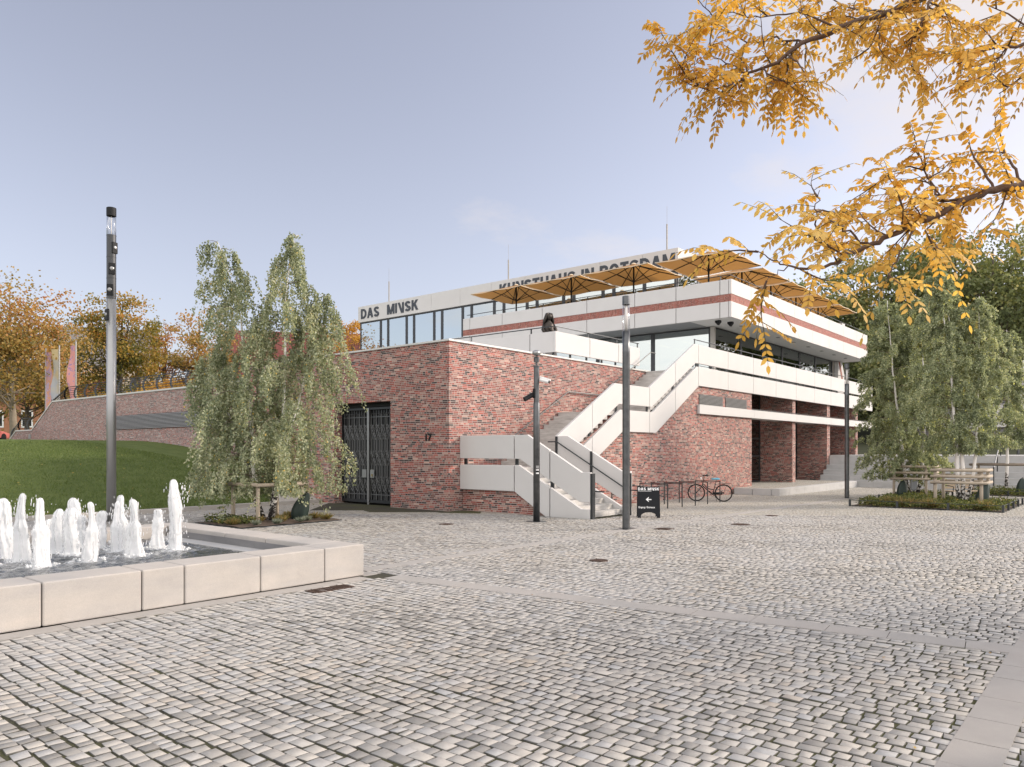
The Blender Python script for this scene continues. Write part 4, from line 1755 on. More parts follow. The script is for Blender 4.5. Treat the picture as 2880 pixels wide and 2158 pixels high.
def sticker(z0_, z1_, mat, off, name='sticker'):
    b_ = MB()
    n = 8
    rr = .0945
    for k in range(n):
        a0, a1 = an + off + .9 * (k / n - .5), an + off + .9 * ((k + 1) / n - .5)
        b_.add([(rr * math.cos(a0), rr * math.sin(a0), z0_), (rr * math.cos(a1), rr * math.sin(a1), z0_), (rr * math.cos(a1), rr * math.sin(a1), z1_), (rr * math.cos(a0), rr * math.sin(a0), z1_)], [(0, 1, 2, 3)])
    return b_.build(name, mat, CM)


sticker(1.50, 1.58, STEEL_LIGHT, .25)
sticker(1.44, 1.475, WHITE, .25)
sticker(1.39, 1.43, BLACK, .25)
sticker(1.345, 1.385, WHITE, .25)

# ------------------------------------------------------------------ sandwich board
SB_P = (2.35, -6.12, -.01)
SBR = math.atan2(RGT[1], RGT[0]) + R(-7)
SBT = thing('sandwich_board', 'black A-frame sandwich board with white lettering and arrow beside the stair foot', 'sandwich board', SB_P, SBR)
BOARD = simple('black_board', (.012, .013, .016), .65, 0, .1, spec=.2)


def board(sgn, name):
    # outline with an arched cut between two feet; leans
    w2, h_ = .335, .96
    pl = [(-w2, 0), (-w2 + .10, 0)]
    for k in range(9):
        a = math.pi - math.pi * k / 8
        pl.append((.0 + (w2 - .10) * math.cos(a), .0 + .05 + .12 * math.sin(a)))
    pl += [(w2 - .10, 0), (w2, 0), (w2, h_), (-w2, h_)]
    b_ = MB().prism(pl, 'Y', -.009, .009)
    lean = R(17) * (1 if sgn < 0 else -1)
    mt = Matrix.Translation((0, sgn * .30, 0)) @ Matrix.Rotation(-lean, 4, 'X')
    b_.xform(mt)
    return b_.build(name, BOARD, SBT), mt


fb, mt = board(-1, 'front_board')
board(1, 'back_board')


def on_board(vs_poly, name='lettering'):
    b_ = MB()
    for i, pl in enumerate(vs_poly):
        n_ = len(pl)
        P_ = [mt @ Vector((p[0], -.0105 - .0002 * (i % 3), p[1])) for p in pl]
        b_.add(P_, [tuple(range(n_))])
    return b_.build(name, WHITE, fb)


def word_polys(word, x0, z0, w, h):
    gl = [glyph(c) for c in word]
    tot = sum(g[1] + .11 for g in gl) - .11
    out, x = [], 0.0
    for g, gw in gl:
        for pl in g:
            out.append([(x0 + (x + p[0]) / tot * w, z0 + p[1] * h) for p in pl])
        x += gw + .11
    return out


on_board(word_polys('DAS', -.31, .845, .235, .085))
on_board(word_polys('MIZSK', -.02, .845, .335, .085))
on_board([[(-.31, .815), (.09, .815), (.09, .825), (-.31, .825)]], 'rule')
on_board([[(-.085, .56), (.005, .48), (.005, .515), (-.02, .545), (.085, .545), (.085, .575), (-.02, .575), (.005, .605), (.005, .64)]], 'arrow')
for body, x0, w in (('Eingang / Entrance', -.30, .48),):
    me = text_shape(body, .02)
    n_ = len(me.vertices)
    co = np.empty(n_ * 3, dtype=np.float32)
    me.vertices.foreach_get('co', co)
    co = co.reshape(-1, 3)
    lo, hi = co.min(0), co.max(0)
    q = (co - lo) / (hi - lo)
    P_ = np.array([tuple(mt @ Vector((x0 + a[0] * w, -.0105 - .001 * a[2], .275 + a[1] * .075))) for a in q], dtype=np.float32)
    me.vertices.foreach_set('co', P_.ravel())
    me.update()
    me.materials.clear()
    me.materials.append(WHITE)
    me.name = 'lettering'
    link(bpy.data.objects.new('lettering', me), fb)

# ------------------------------------------------------------------ bicycle stands and bicycle
def rack(x, y0, y1, label):
    t = thing('bicycle_stand', label, 'bicycle stand', (x, y0, float(gz(x))), 0, 'bicycle stands along the brick wall')
    d = y1 - y0
    MB().box(-.022, .022, -.012, .012, -.05, .86).build('post', STEEL, t)
    MB().box(-.022, .022, d - .012, d + .012, -.05, .86).build('post', STEEL, t)
    MB().box(-.011, .011, .013, d - .013, .825, .855).build('top_bar', STEEL, t)
    return t


rack(4.3, -4.72, -3.6, 'thin steel bicycle stand directly behind the sandwich board, nearest the stair')
rack(6.2, -4.72, -3.6, 'thin steel bicycle stand at the right edge of the sandwich board')
rack(7.22, -4.76, -3.5, 'third thin steel bicycle stand from the stair')
rack(8.22, -4.79, -3.5, 'fourth thin steel bicycle stand from the stair, standing free left of the bicycle')
rack(9.35, -4.75, -3.55, 'thin steel bicycle stand overlapping the front wheel of the black bicycle')
rack(10.75, -4.62, -3.56, 'thin steel bicycle stand overlapping the rear wheel of the black bicycle')


def bicycle(loc, rz):
    t = thing('bicycle', 'black city bicycle with a light blue saddle cover parked at the stands', 'bicycle', loc, rz)
    wb, wr = 1.08, .345
    rub = simple('tyre_rubber', (.012, .012, .012), .8)
    for x, nm in ((0, 'rear_wheel'), (wb, 'front_wheel')):
        w = MB().torus((x, 0, wr), wr - .03, .012, 'Y', 36, 6).build(nm, BLACK, t, smooth=True)
        MB().torus((x, 0, wr), wr - .010, .020, 'Y', 40, 8).build('tyre', rub, w, smooth=True)
        b_ = MB()
        for k in range(18):
            a = 2 * math.pi * k / 18
            b_.tube([(x + .02 * math.cos(a + .6), .02 * (-1) ** k, wr + .02 * math.sin(a + .6)), (x + (wr - .035) * math.cos(a), 0, wr + (wr - .035) * math.sin(a))], .0015, 3)
        b_.build('spokes', STEEL_LIGHT, w)
        MB().tube([(x, -.05, wr), (x, .05, wr)], .03, 10).build('hub', BLACK, w)
        b_ = MB()
        for k in range(9):
            a = R(20 + 15 * k) if x == 0 else R(35 + 12 * k)
            a2 = a + R(15 if x == 0 else 12)
            r1 = wr + .03
            b_.add([(x + r1 * math.cos(a), -.028, wr + r1 * math.sin(a)), (x + r1 * math.cos(a), .028, wr + r1 * math.sin(a)),
                    (x + r1 * math.cos(a2), .028, wr + r1 * math.sin(a2)), (x + r1 * math.cos(a2), -.028, wr + r1 * math.sin(a2))], [(0, 1, 2, 3)])
        b_.build('mudguard', BLACK, t)
    bb = (.43, 0, .29)
    st = (.30, 0, .80)
    hd = (.80, 0, .80)
    hb = (.845, 0, .66)
    b_ = MB()
    b_.tube([bb, (.34, 0, .62)], .017, 8).tube([bb, (.58, 0, .40), hb], .022, 8).tube([(.385, 0, .47), (.62, 0, .52), (.825, 0, .73)], .018, 8)
    b_.tube([hd, hb], .02, 8)
    for s in (-1, 1):
        b_.tube([bb, (0, s * .05, wr)], .010, 6).tube([(.345, 0, .60), (0, s * .05, wr)], .009, 6)
    b_.build('frame', BLACK, t, smooth=True)
    b_ = MB()
    for s in (-1, 1):
        b_.tube([(.845, s * .02, .66), (.87, s * .055, .58), (wb, s * .055, wr)], .012, 6)
    b_.build('fork', BLACK, t, smooth=True)
    MB().tube([(.34, 0, .62), st, (.285, 0, .88)], .013, 8).build('seat_post', STEEL, t)
    cov = simple('blue_saddle_cover', (.13, .42, .58), .6)
    b_ = MB().ball((.27, 0, .915), .14, .095, .045, 14, 8).ball((.40, 0, .91), .09, .045, .035, 10, 6)
    b_.build('saddle', cov, t, smooth=True)
    b_ = MB().tube([(.80, 0, .80), (.77, 0, 1.0), (.80, 0, 1.06)], .014, 8)
    b_.tube([(.62, -.30, 1.04), (.72, -.28, 1.06), (.82, -.13, 1.06), (.82, .13, 1.06), (.72, .28, 1.06), (.62, .30, 1.04)], .012, 8)
    b_.build('handlebar', BLACK, t, smooth=True)
    b_ = MB()
    for s in (-1, 1):
        b_.tube([(.60, s * .30, 1.035), (.70, s * .285, 1.055)], .018, 8)
    b_.build('grips', rub, t)
    MB().ball((.89, 0, .93), .035, .045, .045, 12, 8).build('headlight', WHITE, t, smooth=True)
    b_ = MB().tube([(-.30, -.06, .74), (.22, -.06, .74)], .006, 6).tube([(-.30, .06, .74), (.22, .06, .74)], .006, 6)
    for x in (-.28, -.1, .08, .2):
        b_.tube([(x, -.06, .74), (x, .06, .74)], .005, 6)
    for s in (-1, 1):
        b_.tube([(-.15, s * .06, .74), (0, s * .07, wr)], .005, 6)
    b_.build('luggage_rack', BLACK, t)
    b_ = MB().torus((.43, -.055, .29), .085, .008, 'Y', 24, 6).tube([(.43, -.05, .29), (.43, .05, .29)], .03, 10)
    b_.tube([(.43, -.075, .29), (.30, -.085, .17)], .010, 6).tube([(.43, .075, .29), (.56, .085, .41)], .010, 6)
    b_.build('crank', BLACK, t)
    b_ = MB().box(.25, .35, -.15, -.085, .155, .18).box(.51, .61, .085, .15, .40, .425)
    b_.build('pedals', BLACK, t)
    MB().box(.05, .42, -.065, -.045, .27, .37).build('chain_guard', BLACK, t)
    MB().tube([(.33, .06, .25), (.25, .20, .012)], .009, 6).build('kickstand', BLACK, t)
    MB().box(-.36, -.335, -.03, .03, .50, .56).build('rear_light', simple('red_reflector', (.5, .03, .02), .3), t)
    return t


bd = np.array([-.375, .923])
bp = np.array([11.25, -4.55])
bicycle((bp[0], bp[1], float(gz(11.5)) + .002), math.atan2(bd[1], bd[0]))


# ------------------------------------------------------------------ parasols
CANVAS = leaf_mat('ochre_canvas', [(0, (.47, .255, .11)), (1, (.49, .27, .115))], .28, .8)
CANVAS_TOP = simple('canvas_edge', (.62, .50, .36), .8)


def make_parasol():
    t = thing('parasol', 'p', 'parasol', (0, 0, 0), 0, 'orange parasols on the upper terrace')
    s, ze, za = 2.1, 2.80, 3.44
    ring = [(-s, -s), (0, -s), (s, -s), (s, 0), (s, s), (0, s), (-s, s), (-s, 0)]
    b_ = MB()
    for k in range(8):
        p, q = ring[k], ring[(k + 1) % 8]
        n = 5
        # each gore sags a little between its ribs
        rows = []
        for i in range(n + 1):
            f = i / n
            row = []
            for j in range(n + 1):
                g = j / n
                x = (p[0] + (q[0] - p[0]) * g) * f
                y = (p[1] + (q[1] - p[1]) * g) * f
                z = za + (ze - za) * f - .05 * math.sin(math.pi * g) * f - .03 * math.sin(math.pi * f)
                row.append((x, y, z))
            rows.append(row)
        vs_ = [v for r_ in rows for v in r_]
        fs_ = [(i * (n + 1) + j, i * (n + 1) + j + 1, (i + 1) * (n + 1) + j + 1, (i + 1) * (n + 1) + j) for i in range(n) for j in range(n)]
        b_.add(vs_, fs_)
    can = b_.build('canopy', CANVAS, t, smooth=True)
    b_ = MB()
    for k in range(8):
        p, q = ring[k], ring[(k + 1) % 8]
        a = (p[0] * 1.003, p[1] * 1.003)
        c = (q[0] * 1.003, q[1] * 1.003)
        m_ = ((a[0] + c[0]) / 2, (a[1] + c[1]) / 2)
        b_.add([(a[0], a[1], ze + .008), (m_[0], m_[1], ze - .042), (c[0], c[1], ze + .008), (c[0], c[1], ze - .035), (m_[0], m_[1], ze - .085), (a[0], a[1], ze - .035)], [(0, 1, 4, 5), (1, 2, 3, 4)])
    b_.build('hem', CANVAS_TOP, can)
    MB().lathe([(.14, za - .02), (.10, za + .05), (.02, za + .08)], 12).build('finial', CANVAS_TOP, t)
    MB().lathe([(.05, 0), (.05, za)], 14).build('pole', BLACK, t, smooth=True)
    MB().lathe([(.07, ze - .42), (.075, ze - .30)], 14).build('runner', BLACK, t)
    MB().box(-.45, .45, -.45, .45, 0, .06).build('base_plate', STEEL, t)
    for k in range(8):
        e = ring[k]
        r_ = MB().tube([(0, 0, za - .03), (e[0] * .5, e[1] * .5, (za + ze) / 2 - .085), (e[0] * .99, e[1] * .99, ze - .03)], .026, 6).build('rib', BLACK, t)
        MB().tube([(e[0] * .03, e[1] * .03, ze - .36), (e[0] * .52, e[1] * .52, (za + ze) / 2 - .10)], .020, 6).build('strut', BLACK, r_)
    return t


PL = [(20.2, 13.66, 'orange parasol at the left end of the terrace row, nearest the name sign'),
      (20.2, 9.30, 'second orange parasol from the left on the terrace'),
      (20.2, 4.92, 'third orange parasol from the left, before the letters of the roof sign'),
      (20.45, .42, 'largest orange parasol at the terrace corner'),
      (25.2, .55, 'orange parasol next behind the corner one along the right terrace edge'),
      (29.75, .55, 'second orange parasol behind the corner one along the right terrace edge'),
      (34.3, .55, 'third orange parasol behind the corner one along the right terrace edge'),
      (38.9, .55, 'farthest orange parasol at the right end of the terrace')]
P0 = make_parasol()
for i, (x, y, lab) in enumerate(PL):
    o = P0 if i == 0 else copy_tree(P0)
    o.location = (x, y, 9.305)
    o.scale = (1, 1, 1)
    o['label'] = lab

# ------------------------------------------------------------------ bronze figure on the low terrace
ST = thing('bronze_statue', 'dark bronze half figure with long hair behind the white parapet corner', 'statue', (6.75, .95, 5.60), R(150))
BRONZE = simple('dark_bronze', (.050, .043, .038), .42, .7, .35, 14, .5, 40)
MB().box(-.26, .26, -.24, .24, 0, .93).build('plinth', PANEL, ST, bevel=.01)
b = MB()
b.tube([(0, 0, .93), (0, 0, 1.2), (.01, 0, 1.42), (0, 0, 1.56), (0, .0, 1.66), (.0, .02, 1.72)], [.23, .21, .24, .19, .09, .075], 18)
b.ball((0, .05, 1.84), .105, .125, .15, 18, 12)
b.ball((0, .17, 1.83), .018, .03, .025, 8, 6)
b.tube([(-.19, .0, 1.52), (-.29, .06, 1.34), (-.24, .17, 1.16), (-.05, .25, 1.22), (.06, .23, 1.33)], [.075, .07, .06, .05, .04], 12)
b.tube([(.19, .0, 1.52), (.28, .06, 1.30), (.20, .20, 1.10), (.02, .26, 1.14)], [.075, .07, .06, .045], 12)
b.ball((.08, .24, 1.35), .05, .04, .06, 10, 8).ball((0, .27, 1.14), .05, .04, .05, 10, 8)
for s in (-1, 1):
    b.ball((s * .10, .13, 1.40), .085, .08, .09, 12, 8)
b.build('body', BRONZE, ST, smooth=True)
b = MB()
rr = random.Random(3)
for k in range(15):
    a = R(-200 + 220 * k / 14)
    x, y = .115 * math.cos(a), .04 + .115 * math.sin(a)
    b.tube([(0, .03, 1.985), (x * .9, y * .9, 1.95), (x * 1.18, y * 1.1 - .02, 1.84), (x * 1.6 + rr.uniform(-.03, .03), y * 1.2 - .06, 1.68), (x * 1.9 + rr.uniform(-.03, .03), y - .10, 1.50)], [.03, .05, .055, .05, .03], 8)
b.build('hair', BRONZE, ST, smooth=True)


# ------------------------------------------------------------------ retaining wall, lawn, background left
RW = thing('retaining_wall', 'long set-back red brick retaining wall with sloping end above the lawn', 'wall', (4, 12, 0))
RM = Matrix.Translation((-4, -12, 0))


def rpart(name, b_, mat, parent=None, **k):
    b_.xform(RM)
    return b_.build(name, mat, parent or RW, **k)


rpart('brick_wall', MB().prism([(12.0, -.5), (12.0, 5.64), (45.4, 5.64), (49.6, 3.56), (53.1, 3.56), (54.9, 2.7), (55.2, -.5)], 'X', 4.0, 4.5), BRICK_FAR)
b = MB()
for (y0, z0), (y1, z1) in (((12.0, 5.645), (45.4, 5.645)), ((45.4, 5.645), (49.6, 3.565)), ((49.6, 3.565), (53.1, 3.565)), ((53.1, 3.565), (54.9, 2.705))):
    b.prism([(y0, z0), (y1, z1), (y1, z1 + .10), (y0, z0 + .10)], 'X', 3.95, 4.55)
rpart('coping', b, COPING)
lv = rpart('louvre', MB().box(3.97, 3.999, 20.5, 36.0, 3.38, 4.29), BLACK)
b = MB()
for k in range(11):
    z = 3.40 + k * .08
    b.prism([(3.965, z), (3.93, z + .01), (3.93, z + .05), (3.965, z + .062)], 'Y', 20.6, 35.9)
rpart('blade', b, simple('louvre_blade', (.33, .32, .33), .4, .6), lv)
rpart('plate', MB().box(3.97, 3.999, 49.8, 50.3, 2.95, 3.3), STEEL_LIGHT)

RL = thing('terrace_railing', 'dark steel railing with curved posts on top of the retaining wall', 'railing', (4.25, 13, 5.74))
segs = [((13.0, 5.74), (43.5, 5.74)), ((43.5, 5.74), (46.0, 5.0)), ((51.0, 3.66), (53.0, 3.66)), ((53.0, 3.66), (54.6, 2.95))]
rm2 = Matrix.Translation((-4.25, -13, -5.74))
for (y0, z0), (y1, z1) in segs:
    n = max(1, int(abs(y1 - y0) / 1.75))
    for k in range(n + 1):
        f = k / n
        y, z = y0 + (y1 - y0) * f, z0 + (z1 - z0) * f
        pb = MB()
        pts = [(4.25, z), (4.12, z + .28), (4.16, z + .62), (4.34, z + .94)]
        for (a, c), (d, e) in zip(pts[:-1], pts[1:]):
            pb.prism([(a - .05, c), (a + .05, c), (d + .05, e), (d - .05, e)], 'Y', y - .03, y + .03)
        pb.xform(rm2)
        pb.build('post', STEEL, RL)
    rb = MB()
    for h_, xo in ((.16, 4.19), (.32, 4.12), (.48, 4.13), (.64, 4.17), (.78, 4.25)):
        rb.tube([(xo, y0, z0 + h_), (xo, y1, z1 + h_)], .019, 6)
    rb.tube([(4.36, y0, z0 + .95), (4.36, y1, z1 + .95)], .028, 8)
    rb.xform(rm2)
    rb.build('rails', STEEL, RL)

GRASS, nt, N_, L_, Bs = new_mat('lawn_grass')
p_ = GEO(nt)
n1 = NOISE(nt, p_, 1.3, 6, .6)
mp_ = nt.nodes.new('ShaderNodeMapping')
mp_.inputs['Scale'].default_value = (1, 1, .2)
L_.new(p_, mp_.inputs[0])
n2 = NOISE(nt, mp_.outputs[0], 26, 5, .7)
n3 = NOISE(nt, p_, 130, 2)
c_ = RAMP(nt, M(nt, 'ADD', M(nt, 'MULTIPLY', n1, .45), M(nt, 'MULTIPLY', n2, .55)), [(.30, (.07, .105, .035)), (.5, (.14, .19, .058)), (.70, (.23, .27, .10))])
L_.new(MIX(nt, M(nt, 'MULTIPLY', n3, .4), c_, (.10, .12, .04)), Bs.inputs['Base Color'])
Bs.inputs['Roughness'].default_value = .85
Bs.inputs['Specular IOR Level'].default_value = .15
L_.new(BUMP(nt, M(nt, 'ADD', n2, n3), .9, .05), Bs.inputs['Normal'])


def lawn_z(X, Y):
    s = np.clip((Y - 7.0 + .25 * np.clip(X + 2, -30, 0)) / 26.0, 0, 1)
    base = 2.65 * (s * s * (3 - 2 * s)) ** .72
    # a rounded shoulder close to the kerb on the right
    bump = .55 * np.exp(-((X + 4.5) / 6.5) ** 2 - ((Y - 16) / 6.0) ** 2)
    return np.minimum(base + bump * np.clip((Y - 7.0) / 3.0, 0, 1), 2.78)


def make_lawn():
    xs = np.concatenate([np.linspace(-70, -14, 20), np.linspace(-13, 0, 40)[:-1], [-.02]])
    ys = np.concatenate([np.linspace(6.95, 34, 80), np.linspace(35, 120, 25)])
    X, Y = np.meshgrid(xs, ys, indexing='ij')
    Z = lawn_z(X, Y) + rng.normal(0, .008, X.shape)
    Z[:, 0] = .05
    def grid(X, Y, Z):
        ni, nj = X.shape
        v = np.stack([X, Y, Z], -1).reshape(-1, 3)
        i, j = np.meshgrid(np.arange(ni - 1), np.arange(nj - 1), indexing='ij')
        a = (i * nj + j).reshape(-1)
        return v, np.stack([a, a + nj, a + nj + 1, a + 1], 1)
    v, q = grid(X, Y, Z)
    xs2 = np.array([-.02, 1, 2, 3, 3.99])
    ys2 = np.concatenate([np.linspace(12.01, 34, 20), np.linspace(35, 120, 25)])
    X2, Y2 = np.meshgrid(xs2, ys2, indexing='ij')
    v2, q2 = grid(X2, Y2, lawn_z(X2, Y2))
    q2 = q2 + len(v)
    v, q = np.concatenate([v, v2]), np.concatenate([q, q2])
    o = np_mesh('lawn', v, q.reshape(-1), np.full(len(q), 4), GRASS, None, None, smooth=True)
    tag(o, kind='structure')
    # short blades standing on the near part of the slope
    n = 60000
    bx, by = rng.uniform(-13.5, -.1, n), 6.98 + rng.random(n) ** 1.4 * 22
    bz = lawn_z(bx, by)
    d = np.stack([rng.normal(0, .45, n), rng.normal(0, .45, n), np.ones(n)], 1)
    gm = leaf_mat('grass_blade', [(0, (.085, .125, .035)), (.7, (.13, .18, .05)), (1, (.19, .225, .075))], .25)
    o = leaves('grass', np.stack([bx, by, bz - .01], 1), d, .06 + .05 * rng.random(n), .022, gm, None)
    tag(o, kind='stuff')
    # fallen leaves
    n = 130
    bx, by = rng.uniform(-12, -.6, n), 7.2 + rng.random(n) ** 1.5 * 16
    bz = lawn_z(bx, by) + .07
    d = np.stack([rng.normal(0, 1, n), rng.normal(0, 1, n), rng.normal(0, .15, n)], 1)
    lm = leaf_mat('fallen_leaf', [(0, (.45, .30, .06)), (1, (.55, .42, .14))], .2)
    o = leaves('fallen_leaves', np.stack([bx, by, bz], 1), d, .10, .07, lm, None, norm=np.tile([0, 0, 1.0], (n, 1)))
    tag(o, kind='stuff')


make_lawn()
b = MB()
x = -40.0
while x < -.2:
    l = 1.0
    b.box(x + .004, min(x + l, -.05) - .004, 6.78, 6.95, -.1, .13)
    x += l
o = b.build('lawn_kerb', KERB, bevel=.008)
tag(o, kind='structure')
# paved slope at the wall end
b = MB()
b.add([(-1.9, 6.97, .06), (-.02, 6.97, .06), (-.02, 9.6, 1.05), (-1.0, 9.4, .95)], [(0, 1, 2, 3)])
o = b.build('paved_slope', stone_mat('slope_paving', (.42, .40, .37), (.34, .33, .31), .15))
tag(o, kind='structure')

# upper ground behind the retaining wall and the wooded hill to the right
b = MB()
b.add([(4.5, 33.1, 5.28), (41, 33.1, 5.28), (41, 44, 5.28), (4.5, 44, 5.28)], [(0, 1, 2, 3)])
b.add([(4.5, 44, 5.28), (41, 44, 5.28), (41, 49, 2.76), (4.5, 49, 2.76)], [(0, 1, 2, 3)])
b.add([(4.5, 49, 2.76), (41, 49, 2.76), (41, 160, 2.76), (4.5, 160, 2.76)], [(0, 1, 2, 3)])
b.add([(41, 33.1, 5.28), (160, 33.1, 5.28), (160, 160, 5.28), (41, 160, 2.76), (41, 44, 5.28)], [(0, 1, 2, 3, 4)])
o = b.build('upper_ground', GRASS)
tag(o, kind='structure')


def make_hill():
    xs = np.linspace(44, 260, 40)
    ys = np.linspace(-140, 120, 44)
    X, Y = np.meshgrid(xs, ys, indexing='ij')
    d = np.clip((X - 50 + .10 * np.abs(Y)) / 60, 0, 1.6)
    Z = 1.6 + 9.0 * d ** 1.2 + rng.normal(0, .25, X.shape)
    Z[0] = 1.2
    ni, nj = X.shape
    v = np.stack([X, Y, Z], -1).reshape(-1, 3)
    i, j = np.meshgrid(np.arange(ni - 1), np.arange(nj - 1), indexing='ij')
    a = (i * nj + j).reshape(-1)
    q = np.stack([a, a + nj, a + nj + 1, a + 1], 1)
    o = np_mesh('hill', v, q.reshape(-1), np.full(len(q), 4), simple('hill_soil', (.05, .055, .022), .95, 0, .4, .5), None, None, smooth=True)
    tag(o, kind='structure')


make_hill()


def hill_z(x, y):
    d = max(0.0, min(1.6, (x - 50 + .10 * abs(y)) / 60))
    return 1.6 + 9.0 * d ** 1.2


# ------------------------------------------------------------------ trees
BARK = simple('tree_bark', (.075, .060, .048), .9, 0, .4, 6, .6, 25)
BARK_PALE = simple('pale_bark', (.26, .22, .17), .9, 0, .3, 5, .5, 25)


def birch_bark():
    m, nt, N, L, Bs_ = new_mat('birch_bark')
    p = GEO(nt)
    sp = nt.nodes.new('ShaderNodeSeparateXYZ')
    L.new(p, sp.inputs[0])
    mp = nt.nodes.new('ShaderNodeMapping')
    mp.inputs['Scale'].default_value = (5, 5, 22)
    L.new(p, mp.inputs[0])
    n = NOISE(nt, mp.outputs[0], 1.0, 3, .6)
    n2 = NOISE(nt, p, 11, 3, .6)
    # black furrows near the foot, thin dark rings higher up
    low = M(nt, 'MULTIPLY_ADD', sp.outputs[2], -.75, 1.15, clamp=True)
    th = M(nt, 'MULTIPLY_ADD', low, -.25, .72)
    dark = M(nt, 'GREATER_THAN', n, th)
    dark2 = M(nt, 'MULTIPLY', M(nt, 'GREATER_THAN', n2, .52), M(nt, 'GREATER_THAN', low, .45))
    c = MIX(nt, M(nt, 'MAXIMUM', dark, dark2), (.74, .71, .68), (.035, .03, .028))
    L.new(c, Bs_.inputs['Base Color'])
    Bs_.inputs['Roughness'].default_value = .8
    return m


BIRCH_BARK = birch_bark()
TWIG = simple('twig_bark', (.16, .12, .10), .85, 0, .2)
BIRCH_LEAF = leaf_mat('birch_leaf', [(0, (0.128, 0.154, 0.105)), (0.3, (0.236, 0.278, 0.191)), (0.65, (0.394, 0.424, 0.295)), (0.92, (0.590, 0.590, 0.452)), (0.975, (0.708, 0.662, 0.520)), (1, (0.800, 0.579, 0.208))], .45)
BIRCH_LEAF_D = leaf_mat('birch_leaf_dark', [(0, (0.138, 0.168, 0.111)), (0.35, (0.263, 0.307, 0.192)), (0.75, (0.429, 0.463, 0.309)), (0.95, (0.664, 0.657, 0.453)), (1, (0.800, 0.784, 0.272))], .45)


def interp(poly, t):
    seg = [(Vector(b_) - Vector(a_)).length for a_, b_ in zip(poly[:-1], poly[1:])]
    L_t = sum(seg) * t
    for (a_, b_), s in zip(zip(poly[:-1], poly[1:]), seg):
        if L_t <= s:
            return Vector(a_).lerp(Vector(b_), L_t / max(s, 1e-6))
        L_t -= s
    return Vector(poly[-1])


def birch(name, label, base, leaders, group, reach, low, nbr, weep, mat, leaf=.052, seed=0, per=30, side=None, zmin=.5):
    rr = random.Random(seed)
    r_ = np.random.default_rng(seed)
    t = thing(name, label, 'birch tree', base, 0, group)
    tb = MB()
    wb = MB()
    C, Dd, Ln = [], [], []
    for li, (poly, r0) in enumerate(leaders):
        P_ = [Vector((RGT[0] * a + FWD[0] * f, RGT[1] * a + FWD[1] * f, z)) for a, f, z in poly]
        fine = [interp(P_, k / 14) for k in range(15)]
        fine = [p + Vector((rr.uniform(-.02, .02), rr.uniform(-.02, .02), 0)) * (1 if 0 < k < 14 else 0) for k, p in enumerate(fine)]
        tb.tube(fine, [max(.008, r0 * (1 - (k / 14) ** .9 * .93)) for k in range(15)], 9)
        top = P_[-1].z
        for k in range(nbr):
            s = low + (1 - low) * (k + rr.random()) / nbr
            p0 = interp(P_, s)
            az = k * 2.4 + rr.uniform(-.5, .5) + li
            h = p0.z / max(top, .1)
            Lb = reach(h) * rr.uniform(.65, 1.1)
            if side:
                Lb *= side(az, h)
            out = Vector((math.cos(az), math.sin(az), 0))
            K = 7
            rise = Lb * rr.uniform(.35, .75)
            drop = Lb * rr.uniform(.35, .7) * weep
            pts = []
            for q in range(K + 1):
                f = q / K
                pts.append(p0 + out * Lb * f * (1 - .12 * f * weep) + Vector((0, 0, rise * f - (rise * .55 + drop) * f * f)))
            wb.tube(pts, [max(.004, .016 * (1 - f_ / K)) * (1 + h * -.3) for f_ in range(K + 1)], 4, cap=False)
            # hanging twigs with leaves
            for q in range(2, K + 1):
                for _ in range(2 if q < 5 else 3):
                    c0 = pts[q] + Vector((rr.uniform(-.10, .10), rr.uniform(-.10, .10), rr.uniform(-.05, .05)))
                    Ls = rr.uniform(.25, .75) * (.5 + weep * .7)
                    if rr.random() < .25 * weep:
                        Ls *= 1.8
                    if c0.z - Ls < zmin:
                        Ls = max(.1, c0.z - zmin)
                    sw = out * rr.uniform(-.1, .45) * (1.3 - weep * .6) + Vector((rr.uniform(-.2, .2), rr.uniform(-.2, .2), 0))
                    nl = max(4, int(per * Ls))
                    f = r_.random(nl) ** .85
                    pos = np.array(c0)[None] + np.array(sw)[None] * (f * Ls)[:, None]
                    pos[:, 2] -= (f ** 1.2) * Ls * (.35 + .62 * weep)
                    pos += r_.normal(0, .035, (nl, 3))
                    C.append(pos)
                    dd = np.array(out)[None] * r_.uniform(-.3, .5, (nl, 1)) + r_.normal(0, .45, (nl, 3))
                    dd[:, 2] -= .8
                    Dd.append(dd)
        # leaves along the leader tip
    C, Dd = np.concatenate(C), np.concatenate(Dd)
    n = len(C)
    rnd = np.clip(r_.random(n) * .75 + .25 * (.5 + .5 * np.sin(C[:, 0] * 2.3 + C[:, 2] * 1.7) * np.sin(C[:, 1] * 2.1 - C[:, 2])), 0, 1)
    rnd = np.where(r_.random(n) < .012, 1.0, np.minimum(rnd, .97))
    tb.build('trunk', BIRCH_BARK, t, smooth=True)
    wb.build('branches', TWIG, t)
    leaves('foliage', C, Dd, leaf * (.75 + .5 * r_.random(n)), leaf * .8, mat, t, rnd, shape='hex')
    return t, n


BL = (-5.80, 1.55, 0.0)
lead_L = [([(-.22, 0, 0), (-.34, .0, .8), (-.52, .05, 3.2), (-.80, .05, 5.9), (-1.15, .0, 7.2), (-1.42, 0, 7.95)], .085),
          ([(.08, 0, 0), (.40, .0, 1.3), (.46, .05, 3.6), (.49, .05, 6.2), (.66, 0, 7.6), (.84, 0, 8.15)], .085),
          ([(.0, .15, 0), (.15, .35, 1.4), (.75, .5, 3.4), (1.15, .5, 5.2), (1.45, .5, 6.6)], .06),
          ([(-.1, .1, 0), (-.7, .35, 1.5), (-1.4, .5, 3.4), (-1.8, .4, 4.9)], .05)]


def reach_L(h):
    return 2.2 * (1 - h) ** .75 * (.75 + .25 * min(1, h * 4)) + .42


